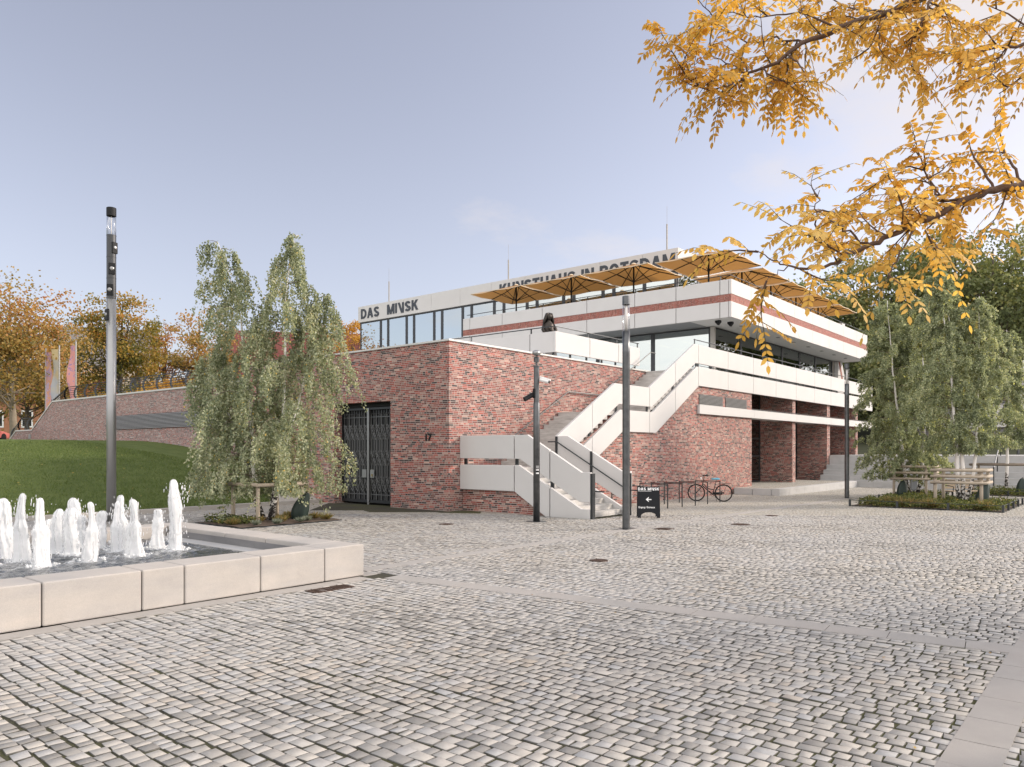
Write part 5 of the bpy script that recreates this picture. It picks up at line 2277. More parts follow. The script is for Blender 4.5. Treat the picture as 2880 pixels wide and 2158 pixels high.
T_, n_ = birch('weeping_birch', 'multi-stemmed weeping birch with hanging yellow-green foliage left of the gate', BL, lead_L, None, reach_L, .12, 36, 1.0, BIRCH_LEAF, .062, 3, 62, zmin=.75)
print('left birch leaves', n_)

BRA = (18.9, -9.93, -.11)
lead_A = [([(-.1, 0, 0), (-.34, 0, .8), (-.85, 0, 5.0), (-1.05, 0, 7.0), (-1.15, 0, 8.7)], .09),
          ([(.1, 0, 0), (.38, .1, .8), (.5, .1, 3), (.45, .1, 7), (.5, .1, 8.9)], .085),
          ([(0, .1, 0), (-.1, .5, 1.0), (-.5, .8, 4.0), (-.3, .8, 7.4)], .07)]


def reach_R(h):
    return 1.9 * (1 - h) ** .65 * (.55 + .45 * min(1, h * 3)) + .45


T_, n_ = birch('birch_clump', 'dense dark green birch in the fenced bed, nearest the grey column lamp', BRA, lead_A, 'birches planted on the right side of the square', reach_R, .10, 46, .55, BIRCH_LEAF_D, .066, 5, 105, zmin=.8)
BRB = (14.85, -12.45, -.08)
lead_B = [([(-.08, 0, 0), (-.18, 0, .5), (-.27, 0, 2.7), (-.5, 0, 5.6), (-.64, 0, 6.7), (-1.0, 0, 8.9)], .085),
          ([(0, 0, 0), (0, 0, 1.3), (-.03, .1, 3.9), (-.23, .1, 5.3), (-.4, .1, 6.7), (-.75, .1, 8.7)], .085),
          ([(.05, 0, 0), (.30, -.05, .75), (.48, -.05, 2.2), (.6, 0, 5), (.62, 0, 7.9)], .07)]


def reach_B(h):
    return (1.75 * (1 - h) ** .6 * (.35 + .65 * min(1, max(0, h - .1) * 3)) + .45)


def open_front(az, h):
    c = math.cos(az - math.atan2(-FWD[1], -FWD[0]))
    return 1.0 - .86 * max(0.0, c) ** 1.1


T_, n_ = birch('birch_clump', 'white-stemmed birch with three bare trunks standing in the front wooden guard', BRB, lead_B, 'birches planted on the right side of the square', reach_B, .24, 42, .55, BIRCH_LEAF_D, .060, 8, 100, zmin=1.9, side=open_front)
BRC = (25.6, -12.6, -.15)
lead_C = [([(0, 0, 0), (.02, 0, 2.2), (.1, 0, 5), (.0, 0, 8)], .085)]
T_, n_ = birch('birch_clump', 'single slim birch trunk in the rear bed near the right picture edge', BRC, lead_C, 'birches planted on the right side of the square', lambda h: reach_B(h) * 1.15, .28, 70, .55, BIRCH_LEAF_D, .068, 9, 90, zmin=2.3, side=open_front)


def broad_tree(name, label, base, height, width, mat, bark, seed, group, clumps=60, per=110, leaf=.28, crown0=.25, airy=1.0, cat='tree', squash=1.0):
    rr = random.Random(seed)
    r_ = np.random.default_rng(seed)
    t = thing(name, label, cat, base, 0, group)
    tb, wb = MB(), MB()
    th = height * (crown0 + .12)
    lean = (rr.uniform(-.03, .03) * height, rr.uniform(-.03, .03) * height)
    tr = [(0, 0, -.8), (lean[0] * .3, lean[1] * .3, th * .5), (lean[0] * .6, lean[1] * .6, th), (lean[0], lean[1], height * .72), (lean[0] * 1.1, lean[1] * 1.1, height * .93)]
    R0 = height * .020
    tb.tube(tr, [R0 * 1.2, R0, R0 * .75, R0 * .35, R0 * .08], 9)
    C = []
    cz = height * (crown0 + 1) / 2
    hz = height * (1 - crown0) / 2
    for k in range(clumps):
        u = rr.random() ** .45
        th_ = math.acos(rr.uniform(-.92, 1))
        az = rr.uniform(0, 2 * math.pi)
        rad = width / 2 * (1 + .22 * math.sin(3 * az + seed) * math.sin(2 * th_ + seed))
        p = Vector((rad * u * math.sin(th_) * math.cos(az), rad * u * math.sin(th_) * math.sin(az), cz + hz * u * math.cos(th_) * squash))
        p.x += lean[0] * .8
        p.y += lean[1] * .8
        f = rr.uniform(.15, .6)
        s0 = interp(tr, .35 + f * .6)
        if s0.z > p.z:
            s0 = interp(tr, rr.uniform(.24, .42))
        mid = s0.lerp(p, .55) + Vector((0, 0, -.06 * height * rr.random()))
        if k % 2 == 0:
            wb.tube([s0, mid, p], [R0 * .28, R0 * .16, R0 * .04], 5, cap=False)
        sg = width * rr.uniform(.045, .095)
        q = r_.normal(0, 1, (per, 3)) * np.array([sg, sg, sg * .62])
        q += np.array(p)
        C.append(q)
    C = np.concatenate(C)
    n = len(C)
    d = r_.normal(0, 1, (n, 3))
    d[:, 2] -= .35
    cl = np.repeat(r_.random(clumps), per)
    rnd = np.clip(.55 * cl + .45 * r_.random(n), 0, 1)
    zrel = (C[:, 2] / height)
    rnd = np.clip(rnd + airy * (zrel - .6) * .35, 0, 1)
    tb.build('trunk', bark, t, smooth=True)
    wb.build('branches', bark, t)
    leaves('crown', C, d, leaf * (.7 + .6 * r_.random(n)), leaf * .75, mat, t, rnd)
    return t


ORANGE = leaf_mat('autumn_orange_leaf', [(0, (.075, .07, .03)), (.25, (.22, .18, .06)), (.5, (.40, .28, .09)), (.8, (.44, .24, .085)), (1, (.42, .18, .08))], .35)
YELLOWG = leaf_mat('autumn_yellow_green_leaf', [(0, (0.058, 0.072, 0.021)), (0.3, (0.143, 0.137, 0.036)), (0.6, (0.312, 0.240, 0.058)), (0.85, (0.468, 0.273, 0.065)), (1, (0.520, 0.221, 0.065))], .4)
RUSSET = leaf_mat('autumn_russet_leaf', [(0, (0.156, 0.091, 0.039)), (0.4, (0.338, 0.156, 0.058)), (0.7, (0.468, 0.221, 0.072)), (1, (0.494, 0.312, 0.091))], .4)
GOLD = leaf_mat('autumn_gold_leaf', [(0, (0.208, 0.130, 0.033)), (0.4, (0.468, 0.260, 0.052)), (1, (0.650, 0.390, 0.104))], .45)


def beyond(s, f_, z):
    """point s metres right of and f_ metres ahead of the spot on the square in front of the fountain"""
    return (CAM[0] + RGT[0] * s + FWD[0] * f_, CAM[1] + RGT[1] * s + FWD[1] * f_, z)


GA = 'autumn trees beyond the retaining wall'
broad_tree('autumn_tree', 'large orange and yellow tree at the left edge of the picture', beyond(-43.1, 66, 2.6), 14.0, 12.5, ORANGE, BARK_PALE, 21, GA, 120, 120, .26, .20)
broad_tree('autumn_tree', 'orange tree with a leaning dark trunk behind the leftmost flag', beyond(-52.2, 82, 2.6), 12.5, 11, ORANGE, BARK, 33, GA, 80, 100, .30, .15)
broad_tree('autumn_tree', 'pointed yellow-green tree directly behind the tall light mast', beyond(-39.5, 76, 2.6), 15.6, 8.6, YELLOWG, BARK, 22, GA, 95, 130, .25, .10)
broad_tree('autumn_tree', 'airy russet tree between the light mast and the weeping birch', beyond(-40.2, 88, 2.6), 14.6, 6.4, RUSSET, BARK, 23, GA, 46, 80, .26, .2)
broad_tree('autumn_tree', 'golden tree partly hidden behind the left half of the weeping birch', beyond(-34.5, 84, 2.6), 15.6, 9.0, ORANGE, BARK, 24, GA, 90, 110, .27, .08)
broad_tree('autumn_tree', 'russet tree low behind the three flags', beyond(-51.8, 92, 2.6), 9.5, 9, RUSSET, BARK, 25, GA, 70, 90, .28, .05)
broad_tree('autumn_tree', 'golden tree in front of the red tiled roof, left of the roof sign', beyond(-16.6, 78, 5.3), 10.4, 5.5, GOLD, BARK, 26, GA, 60, 90, .22, .15)
for k, (u, t_, h_, w_, m_, lab) in enumerate(((-16.3, 70, 3.9, 5.0, GOLD, 'low golden bush at the foot of the red tiled roof'), (-29.5, 62, 2.2, 4.0, YELLOWG, 'low yellow-green bush behind the railing right of the light mast'),
                                      (-26.9, 60, 2.4, 4.0, GOLD, 'low golden bush behind the railing next to the weeping birch'), (-35.1, 66, 2.4, 5.0, YELLOWG, 'low yellow-green bush behind the railing left of the light mast'))):
    broad_tree('autumn_bush', lab, beyond(u, t_, 5.2), h_, w_, m_, BARK, 60 + k, 'autumn bushes behind the railing', 26, 90, .17, .0, cat='bush')

DARKG = leaf_mat('dark_green_leaf', [(0, (0.058, 0.073, 0.032)), (0.4, (0.126, 0.151, 0.065)), (0.75, (0.230, 0.252, 0.105)), (1, (0.413, 0.367, 0.161))], .35)
OLIVE = leaf_mat('olive_leaf', [(0, (0.070, 0.080, 0.036)), (0.4, (0.170, 0.184, 0.073)), (0.75, (0.300, 0.290, 0.110)), (1, (0.560, 0.420, 0.150))], .35)
GH = 'trees on the wooded hill behind the museum'
HT = [(31.3, 100, 20.5, 8, DARKG, 'thin-topped dark tree just right of the corner parasol', 41), (34.7, 96, 20.0, 10, OLIVE, 'olive green tree behind the right end of the parasols', 42),
      (38.2, 92, 20.0, 11, DARKG, 'dark green tree behind the far end of the museum terrace', 43), (45.7, 98, 23.5, 12, OLIVE, 'olive tree rising behind the left birch of the fenced bed', 44),
      (47.0, 90, 22.5, 12, DARKG, 'dark green tree behind the birch tops in the middle of the hill', 45), (54.4, 94, 25.5, 13, OLIVE, 'tall olive tree behind the white-stemmed birch', 46),
      (54.2, 86, 22.5, 12, DARKG, 'tall dark tree near the right edge of the picture on the hill', 47), (62.2, 92, 24, 13, OLIVE, 'olive tree cut by the right picture edge on the hill', 48),
      (31.4, 80, 12.0, 8, DARKG, 'low dark tree beside the far end wall of the museum', 49), (36.9, 76, 12, 9, DARKG, 'lower dark tree between birch and museum end', 50),
      (41.4, 74, 13, 9, OLIVE, 'lower olive tree behind the two birches', 51)]
protoT = {}
for (u, t_, h_, w_, m_, lab, sd) in HT:
    p = beyond(u, t_, 0)
    z = hill_z(p[0], p[1]) - .4
    o = broad_tree('hill_tree', lab, (p[0], p[1], z), h_ * (.92 if t_ > 80 else 1), w_, m_, BARK, sd, GH, 110, 90, .42, .12, .6)
    protoT[sd] = o
# the wood goes on to the right of the frame; it is what the front windows mirror
for k, (x, y, sd) in enumerate(((92, -22, 45), (90, -33, 46), (96, -45, 43), (88, -58, 44), (84, -70, 47), (100, -30, 48))):
    o = copy_tree(protoT[sd])
    o.location = (x, y, hill_z(x, y) - .4)
    o.rotation_euler = (0, 0, 1.3 * k)
    o['label'] = 'tree of the wooded hill beyond the right picture edge, seen only in the windows'

# houses beyond the wall
HB = thing('gabled_house', 'pale gable wall and grey roof of a house behind the pointed tree', 'house', beyond(-58.5, 110, 2.6))
hb = MB().box(-6, 6, -4, 4, -1, 11.5)
hb.prism([(-4, 11.5), (4, 11.5), (1.4, 16.4), (-1.4, 16.4)], 'X', -6, 6)
hrot = Matrix.Rotation(R(-20), 4, 'Z')
hb.xform(hrot)
hb.build('wall', simple('beige_render', (.42, .36, .29), .9), HB)
hb = MB()
hb.prism([(-4.4, 11.2), (-4.1, 11.2), (-1.3, 16.45), (1.3, 16.45), (4.1, 11.2), (4.4, 11.2), (1.6, 16.75), (-1.6, 16.75)], 'X', -6.3, 6.3)
hb.xform(hrot)
hb.build('roof', simple('grey_roof', (.16, .15, .15), .7), HB)
hb = MB()
for x in (-3.5, 0, 3.5):
    hb.box(x - .6, x + .6, -4.06, -4.0, 8, 10)
hb.xform(hrot)
hb.build('window', FRAME, HB)
RT = simple('red_tiles', (.15, .040, .032), .75, 0, .3, 2.5)
HR = thing('tiled_house', 'house with a dark red tiled roof left of the museum roof sign', 'house', beyond(-22.4, 100, 5.2), math.atan2(.6376, -.7704))
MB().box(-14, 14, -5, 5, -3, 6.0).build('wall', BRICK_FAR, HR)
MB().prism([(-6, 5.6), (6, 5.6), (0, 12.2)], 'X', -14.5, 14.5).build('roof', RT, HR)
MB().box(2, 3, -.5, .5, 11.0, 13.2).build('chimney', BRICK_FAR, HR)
HX = thing('brick_house', 'orange brick house with white windows low behind the leftmost trees', 'house', beyond(-67.7, 106, 2.6), R(-52))
MB().box(-12, 12, -4, 4, -1, 6.2).build('wall', simple('orange_brick', (.36, .17, .10), .85, 0, .3, 3), HX)
MB().prism([(-4.6, 6.1), (4.6, 6.1), (0, 9.4)], 'X', -12.5, 12.5).build('roof', RT, HX)
for x in (-9, -5, -1, 3, 7, 10):
    w = MB().box(x - .8, x + .8, -4.08, -4.0, 2.5, 4.8).build('window', WHITE, HX)
    MB().box(x - .6, x + .6, -4.10, -4.085, 2.7, 4.6).build('pane', BLACK, w)

# flags
def flag(y, label, stops, scale, seed, lean):
    t = thing('flag', label, 'flag', (6.0, y, 5.2 if y < 50 else 4.2), 0, 'banner flags on tall poles behind the retaining wall')
    z0_ = t.location.z
    MB().tube([(0, 0, -2.0), (0, 0, 10.5 - z0_)], .055, 10).build('flagpole', STEEL_LIGHT, t)
    m, nt, N, L, Bs_ = new_mat('banner_cloth')
    n = NOISE(nt, GEO(nt), scale, 3, .5)
    L.new(RAMP(nt, n, stops, 'CONSTANT' if scale > 1.2 else 'LINEAR'), Bs_.inputs['Base Color'])
    Bs_.inputs['Roughness'].default_value = .8
    b_ = MB()
    H_ = 4.7
    wd = .78
    nn, mm = 24, 8
    z1_ = 10.2 - z0_
    vs_ = []
    for i in range(nn + 1):
        f = i / nn
        for j in range(mm + 1):
            g = j / mm
            dd = g * wd * (.55 + .45 * math.sin(f * 2.6 + .4))
            vs_.append((.12 * math.sin(f * 9 + g * 3 + seed) * g - .25 * g * lean, (lean) * (.06 + dd), z1_ - f * H_ - .35 * g * math.sin(f * 2)))
    fs_ = [(i * (mm + 1) + j, i * (mm + 1) + j + 1, (i + 1) * (mm + 1) + j + 1, (i + 1) * (mm + 1) + j) for i in range(nn) for j in range(mm)]
    b_.add(vs_, fs_)
    b_.build('banner', m, t, smooth=True)


flag(52.6, 'leftmost banner flag, pink with orange blotches and violet pattern', [(0, (.42, .30, .45)), (.42, (.55, .33, .36)), (.5, (.62, .33, .22)), (.60, (.50, .38, .52))], 2.2, 0, -1)
flag(49.7, 'middle banner flag, grey blue above and yellowish below', [(.3, (.20, .22, .27)), (.5, (.34, .37, .42)), (.6, (.50, .40, .22))], .35, 2, 1)
flag(46.4, 'rightmost banner flag, salmon pink with a fine violet grid', [(0, (.62, .28, .26)), (.5, (.60, .30, .30)), (.58, (.36, .22, .36)), (.66, (.60, .28, .27))], 3.0, 4, 1)

# red car cut by the left frame edge
RC = thing('red_car', 'pale red car top showing above the lawn at the left picture edge', 'car', beyond(-40.3, 58, 2.72), R(40))
PAINT = simple('red_paint', (.52, .16, .14), .3, 0, .03)
MB().prism([(-1.9, .25), (1.9, .25), (1.95, .62), (1.2, .78), (-1.3, .82), (-1.95, .7)], 'Y', -.82, .82).build('body', PAINT, RC, bevel=.05)
cb_ = MB().prism([(-1.35, .81), (1.0, .79), (.45, 1.36), (-.85, 1.38)], 'Y', -.70, .70).build('cabin', PAINT, RC, bevel=.06)
MB().prism([(-1.15, .86), (.85, .84), (.40, 1.28), (-.80, 1.30)], 'Y', -.715, .715).build('window', BLACK, cb_)
for x in (-1.2, 1.2):
    for s in (-1, 1):
        MB().tube([(x, s * .65, .31), (x, s * .83, .31)], .31, 18).build('wheel', BLACK, RC)
FN = thing('mesh_fence', 'low grey fence at the left end of the retaining wall', 'fence', beyond(-48.5, 74, 2.7), math.atan2(-.77, .64))
for k in range(4):
    MB().box(k * 1.2 - .03, k * 1.2 + .03, -.03, .03, 0, 1.3).build('post', STEEL, FN)
b = MB()
for k in range(36):
    b.box(k * .1 - .008, k * .1 + .008, -.01, .01, .1, 1.2)
b.box(0, 3.6, -.015, .015, 1.2, 1.25).box(0, 3.6, -.015, .015, .08, .12)
b.build('bars', STEEL_LIGHT, FN)


# ------------------------------------------------------------------ planting beds, tree guards, watering bags
SOIL = simple('bed_soil', (.085, .060, .045), .95, 0, .4, 12, .8, 30)
STAKE = simple('weathered_round_timber', (.40, .34, .27), .85, 0, .22, 9, .3, 40)
STAKE_D = simple('old_round_timber', (.20, .165, .13), .85, 0, .25, 9, .3, 40)
BAGM = simple('green_tarpaulin', (.014, .030, .024), .5, 0, .25, 6)


def soil(x0, x1, y0, y1, name='bed_soil'):
    n = 14
    xs, ys = np.linspace(x0, x1, n), np.linspace(y0, y1, n)
    X, Y = np.meshgrid(xs, ys, indexing='ij')
    Z = gz(X) + .012 + .03 * rng.random(X.shape)
    v = np.stack([X, Y, Z], -1).reshape(-1, 3)
    i, j = np.meshgrid(np.arange(n - 1), np.arange(n - 1), indexing='ij')
    a = (i * n + j).reshape(-1)
    q = np.stack([a, a + n, a + n + 1, a + 1], 1)
    o = np_mesh(name, v, q.reshape(-1), np.full(len(q), 4), SOIL, None, None, smooth=True)
    tag(o, kind='structure')


soil(-7.44, -4.36, .07, 2.44)
soil(12.0, 17.3, -14.05, -9.25)
soil(17.31, 21.5, -10.95, -9.25)
soil(24.4, 27.6, -14.4, -11.2)


def edging(name, label, pts, z, h, group, posts=0, wire=None):
    t = thing(name, label, 'bed edging', (pts[0][0], pts[0][1], z), 0, group)
    ox, oy = pts[0]
    for (a, b_) in zip(pts, pts[1:] + pts[:1]):
        d = Vector((b_[0] - a[0], b_[1] - a[1], 0))
        nrm = Vector((-d.y, d.x, 0)).normalized() * .006
        p0, p1 = Vector((a[0] - ox, a[1] - oy, 0)), Vector((b_[0] - ox, b_[1] - oy, 0))
        m = MB()
        m.add([p0 - nrm, p1 - nrm, p1 + nrm, p0 + nrm], [])
        q = [p0 - nrm, p1 - nrm, p1 + nrm, p0 + nrm]
        up = Vector((0, 0, h))
        lo = Vector((0, 0, -.06))
        m = MB().add([p + lo for p in q] + [p + up for p in q], [(0, 3, 2, 1), (4, 5, 6, 7), (0, 1, 5, 4), (1, 2, 6, 5), (2, 3, 7, 6), (3, 0, 4, 7)])
        m.build('steel_strip', STEEL, t)
        if posts:
            n = max(1, int(d.length / posts))
            for k in range(n):
                p = p0 + d * (k / n)
                MB().box(p.x - .035, p.x + .035, p.y - .035, p.y + .035, -.02, .27).build('post', STEEL, t)
            MB().tube([p0 + Vector((0, 0, .245)), p1 + Vector((0, 0, .245))], .009, 6).build('rail', STEEL, t)
    return t


edging('bed_edging', 'flat dark steel edging of the planting bed under the weeping birch', [(-7.46, .05), (-4.34, .05), (-4.34, 2.46), (-7.46, 2.46)], 0, .02, None)
edging('low_bed_fence', 'low dark metal fence with small posts around the front birch bed', [(11.97, -14.08), (17.3, -14.08), (17.3, -11.0), (21.53, -10.98), (21.53, -9.22), (11.97, -9.22)], -.09, .03, 'low bed fences', 1.25)
edging('low_bed_fence', 'low dark metal fence of the rear bed with the single slim birch', [(24.38, -14.43), (27.63, -14.43), (27.63, -11.17), (24.38, -11.17)], -.15, .03, 'low bed fences', 1.6)


def cyl(name, p0, p1, r_, mat, t):
    p0, p1 = Vector(p0), Vector(p1)
    return MB().tube([p0, p0.lerp(p1, .5) + Vector((random.uniform(-.006, .006), random.uniform(-.006, .006), 0)), p1], [r_, r_ * 1.02, r_ * .97], 12).build(name, mat, t, smooth=True)


def guard(label, x0, x1, y0, y1, z, h, levels, mat, r_=.055, sides='lrfb'):
    t = thing('tree_guard', label, 'tree guard', ((x0 + x1) / 2, (y0 + y1) / 2, z), 0, 'round timber tree guards')
    hx, hy = (x1 - x0) / 2, (y1 - y0) / 2
    for sx in (-1, 1):
        for sy in (-1, 1):
            cyl('post', (sx * hx, sy * hy, -.2), (sx * hx, sy * hy, h - .06), r_, mat, t)
    for zl in levels:
        if 'f' in sides:
            cyl('beam', (-hx - r_ * 1.9, -hy - .14, zl), (-hx - r_ * 1.9, hy + .14, zl), r_ * .92, mat, t)
        if 'b' in sides:
            cyl('beam', (hx + r_ * 1.9, -hy - .14, zl), (hx + r_ * 1.9, hy + .14, zl), r_ * .92, mat, t)
        if 'l' in sides:
            cyl('beam', (-hx - .10, hy + r_ * 1.9, zl - .01), (hx + .10, hy + r_ * 1.9, zl - .01), r_ * .92, mat, t)
        if 'r' in sides:
            cyl('beam', (-hx - .10, -hy - r_ * 1.9, zl - .01), (hx + .10, -hy - r_ * 1.9, zl - .01), r_ * .92, mat, t)
    return t


guard('round timber tree guard around the weeping birch', -6.42, -5.0, 1.05, 2.3, 0, 1.12, (1.06,), STAKE)
guard('three-rail round timber guard around the dense dark birch', 18.2, 20.0, -10.55, -9.3, -.11, 1.5, (1.43, 1.16, .90), STAKE)
guard('three-rail round timber guard around the white-stemmed birch, nearest the square', 14.35, 15.9, -13.12, -11.62, -.09, 1.42, (1.36, 1.13, .90), STAKE, .058)
guard('old dark timber guard around the single slim birch of the rear bed', 24.9, 26.5, -13.7, -11.3, -.15, 1.55, (1.48,), STAKE_D, .06)


def bag(label, x, y, z, rz, h=.72, lean=.12):
    t = thing('watering_bag', label, 'watering bag', (x, y, z), rz, 'green watering bags at the birch trunks')
    vs_, fs_ = [], []
    n, m = 28, 14
    for k in range(m + 1):
        f = k / m
        w = .27 * (1 - f) ** .55 * (.75 + .25 * math.sin(f * 3.1)) + .055 * f + .015
        for a in range(n):
            th = 2 * math.pi * a / n
            fold = 1 + .10 * math.sin(5 * th + 2 * f) * (.3 + f) + .05 * math.sin(11 * th - 3 * f)
            vs_.append((w * fold * math.cos(th) + lean * f * f, .55 * w * fold * math.sin(th), f * h))
    for k in range(m):
        for a in range(n):
            a2 = (a + 1) % n
            fs_.append((k * n + a, k * n + a2, (k + 1) * n + a2, (k + 1) * n + a))
    fs_.append(tuple(range(m * n, m * n + n)))
    MB().add(vs_, fs_).build('sack', BAGM, t, smooth=True)
    MB().tube([(lean, 0, h - .02), (lean + .03, 0, h + .05), (lean - .02, .02, h + .02)], .012, 6).build('strap', BLACK, t)


cd = math.atan2(RGT[1], RGT[0])
bag('green watering bag leaning at the foot of the weeping birch', -5.05, 1.12, .03, cd, .74, .22)
bag('upright green watering bag beside the dense dark birch', 18.25, -9.62, -.08, cd, .78, .05)
bag('green watering bag right of the white-stemmed birch', 14.9, -13.05, -.06, cd, .85, .2)
bag('dark green watering bag at the right picture edge in the rear bed', 25.6, -13.2, -.12, cd, .8, .05)

GRASSY = leaf_mat('ornamental_grass_blade', [(0, (.10, .11, .04)), (.5, (.20, .18, .07)), (.8, (.30, .22, .09)), (1, (.34, .20, .10))], .3)
FESCUE = leaf_mat('blue_fescue_blade', [(0, (.13, .16, .13)), (.6, (.24, .27, .23)), (1, (.34, .35, .29))], .3)
COVER = leaf_mat('ground_cover_leaf', [(0, (.045, .06, .02)), (.5, (.095, .12, .04)), (.85, (.16, .18, .06)), (1, (.30, .24, .08))], .35)


def tuft(name, label, x, y, z, r_, h, n, mat, group, cat='ornamental grass'):
    t = thing(name, label, cat, (x, y, z), 0, group)
    a = rng.uniform(0, 6.28, n)
    rr_ = r_ * .35 * np.sqrt(rng.random(n))
    c = np.stack([rr_ * np.cos(a), rr_ * np.sin(a), np.zeros(n)], 1)
    d = np.stack([np.cos(a) * rng.random(n) * r_ / h * 1.6, np.sin(a) * rng.random(n) * r_ / h * 1.6, np.ones(n)], 1) + rng.normal(0, .12, (n, 3))
    leaves('blades', c, d, h * (.7 + .5 * rng.random(n)), .020, mat, t)
    return t


FS = 'blue fescue tufts in the bed under the weeping birch'
for k, (x, y) in enumerate(((-6.85, .45), (-6.3, .30), (-5.55, .32), (-5.2, .5), (-7.05, 1.6), (-6.6, 2.1))):
    tuft('fescue_tuft', ['blue-grey grass tuft at the fountain side corner of the birch bed', 'blue-grey grass tuft at the front edge of the birch bed, left of the middle', 'blue-grey grass tuft in the front middle of the birch bed',
                         'blue-grey grass tuft in front of the green watering bag', 'blue-grey grass tuft at the left rim of the birch bed', 'blue-grey grass tuft behind the left guard post'][k], x, y, .03, .15, .15, 200, FESCUE, FS)
FG = 'dry ornamental grasses in the bed under the weeping birch'
LB = ['at the right front corner of the birch bed', 'right of the watering bag near the bed edge', 'between the birch trunks', 'at the rear right corner of the birch bed', 'left of the birch trunks', 'beside the front guard post', 'at the far left of the birch bed', 'behind the watering bag']
for k, (x, y) in enumerate(((-4.6, .45), (-4.62, .95), (-5.55, 1.2), (-4.75, 2.0), (-6.35, 1.15), (-5.9, .75), (-7.2, 1.0), (-4.95, 1.6))):
    tuft('grass_tuft', 'yellowish ornamental grass tuft ' + LB[k], x, y, .03, .24, .20, 260, GRASSY, FG)


def cover(name, x0, x1, y0, y1, n, hmax, mat=COVER, skip=None):
    X, Y = rng.uniform(x0, x1, n), rng.uniform(y0, y1, n)
    h = hmax * (.35 + .65 * (.5 + .5 * np.sin(X * 3.1 + 2 * np.sin(Y * 2.3)) * np.sin(Y * 3.7 + X)))
    Z = gz(X) + .02 + h * rng.random(n)
    d = rng.normal(0, 1, (n, 3))
    d[:, 2] = np.abs(d[:, 2]) * .6
    o = leaves(name, np.stack([X, Y, Z], 1), d, .055 + .06 * rng.random(n), .045, mat, None)
    tag(o, kind='stuff')


cover('ground_cover', -7.3, -6.5, .9, 2.35, 900, .22)
cover('ground_cover', 12.1, 17.2, -13.95, -9.4, 14000, .34)
cover('ground_cover', 17.4, 21.4, -10.9, -9.35, 5000, .36)
cover('ground_cover', 24.5, 27.5, -14.3, -11.3, 5000, .40)
GB = 'pale sedge tufts in the front birch bed'
for k, (x, y) in enumerate(((12.6, -11.0), (12.5, -11.8), (12.9, -10.4), (12.6, -13.4))):
    tuft('grass_tuft', ['pale sedge tuft in the middle front of the fenced birch bed', 'pale sedge tuft left of the white-stemmed birch', 'pale sedge tuft toward the lamp in the fenced birch bed', 'pale sedge tuft at the right front corner of the fenced birch bed'][k], x, y, -.06, .42, .40, 420, GRASSY, GB)

# bench, bin, things on the right
BN = thing('park_bench', 'wooden slatted park bench with black iron arms behind the tree guards', 'bench', (18.35, -11.9, -.11), math.atan2(RGT[1], RGT[0]) + R(8))
WOODB = simple('bench_slats', (.42, .33, .23), .6, 0, .2, 8)
b = MB()
for k in range(5):
    b.box(-.7, .7, -.28 + k * .105, -.20 + k * .105, .42, .45)
b.build('seat', WOODB, BN)
b = MB()
for k in range(4):
    z = .52 + k * .10
    b.box(-.7, .7, .26 + k * .025, .285 + k * .025, z, z + .08)
b.build('backrest', WOODB, BN)
for s in (-1, 1):
    b = MB().tube([(s * .66, -.30, 0), (s * .66, -.26, .40), (s * .66, .24, .42), (s * .66, .36, .92)], .022, 8).tube([(s * .66, .24, .42), (s * .66, .36, 0)], .022, 8)
    b.build('side_frame', BLACK, BN, smooth=True)
    MB().tube([(s * .66, -.26, .40), (s * .66, -.30, .62), (s * .66, -.05, .65), (s * .66, .30, .64)], .018, 8).build('armrest', BLACK, BN, smooth=True)
BI = thing('litter_bin', 'slim grey litter bin behind the dense dark birch', 'litter bin', (26.2, -8.4, -.15), .4)
MB().box(-.17, .17, -.14, .14, .06, .82).build('body', simple('bin_grey', (.15, .16, .17), .5, .3), BI, bevel=.02)
MB().box(-.19, .19, -.16, .16, .82, .86).build('lid', STEEL, BI)
MB().box(-.05, .05, -.05, .05, -.05, .06).build('foot', STEEL, BI)

WH = thing('white_pavilion', 'white building with a grey lower storey behind the birches at the right edge', 'building', (66, -14, 1.0))
MB().box(0, 25, -30, 17, 0, 3.2).build('lower_wall', simple('lilac_render', (.40, .38, .42), .8), WH)
MB().box(-.6, 26, -31, 18, 3.2, 5.0).build('white_band', simple('white_render', (.72, .70, .69), .7), WH)
MB().box(1.5, 25, -29, 16, 5.0, 8.0).build('upper_wall', simple('white_render_upper', (.70, .68, .67), .7), WH)
MB().box(-.3, 26, -31, 18, 8.0, 9.3).build('roof_edge', simple('white_roof_edge', (.74, .72, .70), .7), WH)
for k in range(9):
    w = MB().box(1.42, 1.5, -26 + k * 4.6, -23 + k * 4.6, 5.5, 7.4).build('window', FRAME, WH)
    MB().box(1.38, 1.415, -25.9 + k * 4.6, -23.1 + k * 4.6, 5.6, 7.3).build('pane', GLASS_DOOR, w)
HRR = thing('stair_railing', 'thin grey railing rising with the wide steps behind the rear bed', 'railing', (30.0, -11.5, .2))
b = MB().tube([(0, 0, .9), (2.6, 0, 2.4), (4.2, 0, 2.4)], .03, 8)
b.build('handrail', STEEL_LIGHT, HRR)
for x, z in ((0, 0), (1.3, .75), (2.6, 1.5)):
    MB().box(x - .025, x + .025, -.025, .025, z - .1, z + .9).build('post', STEEL, HRR)

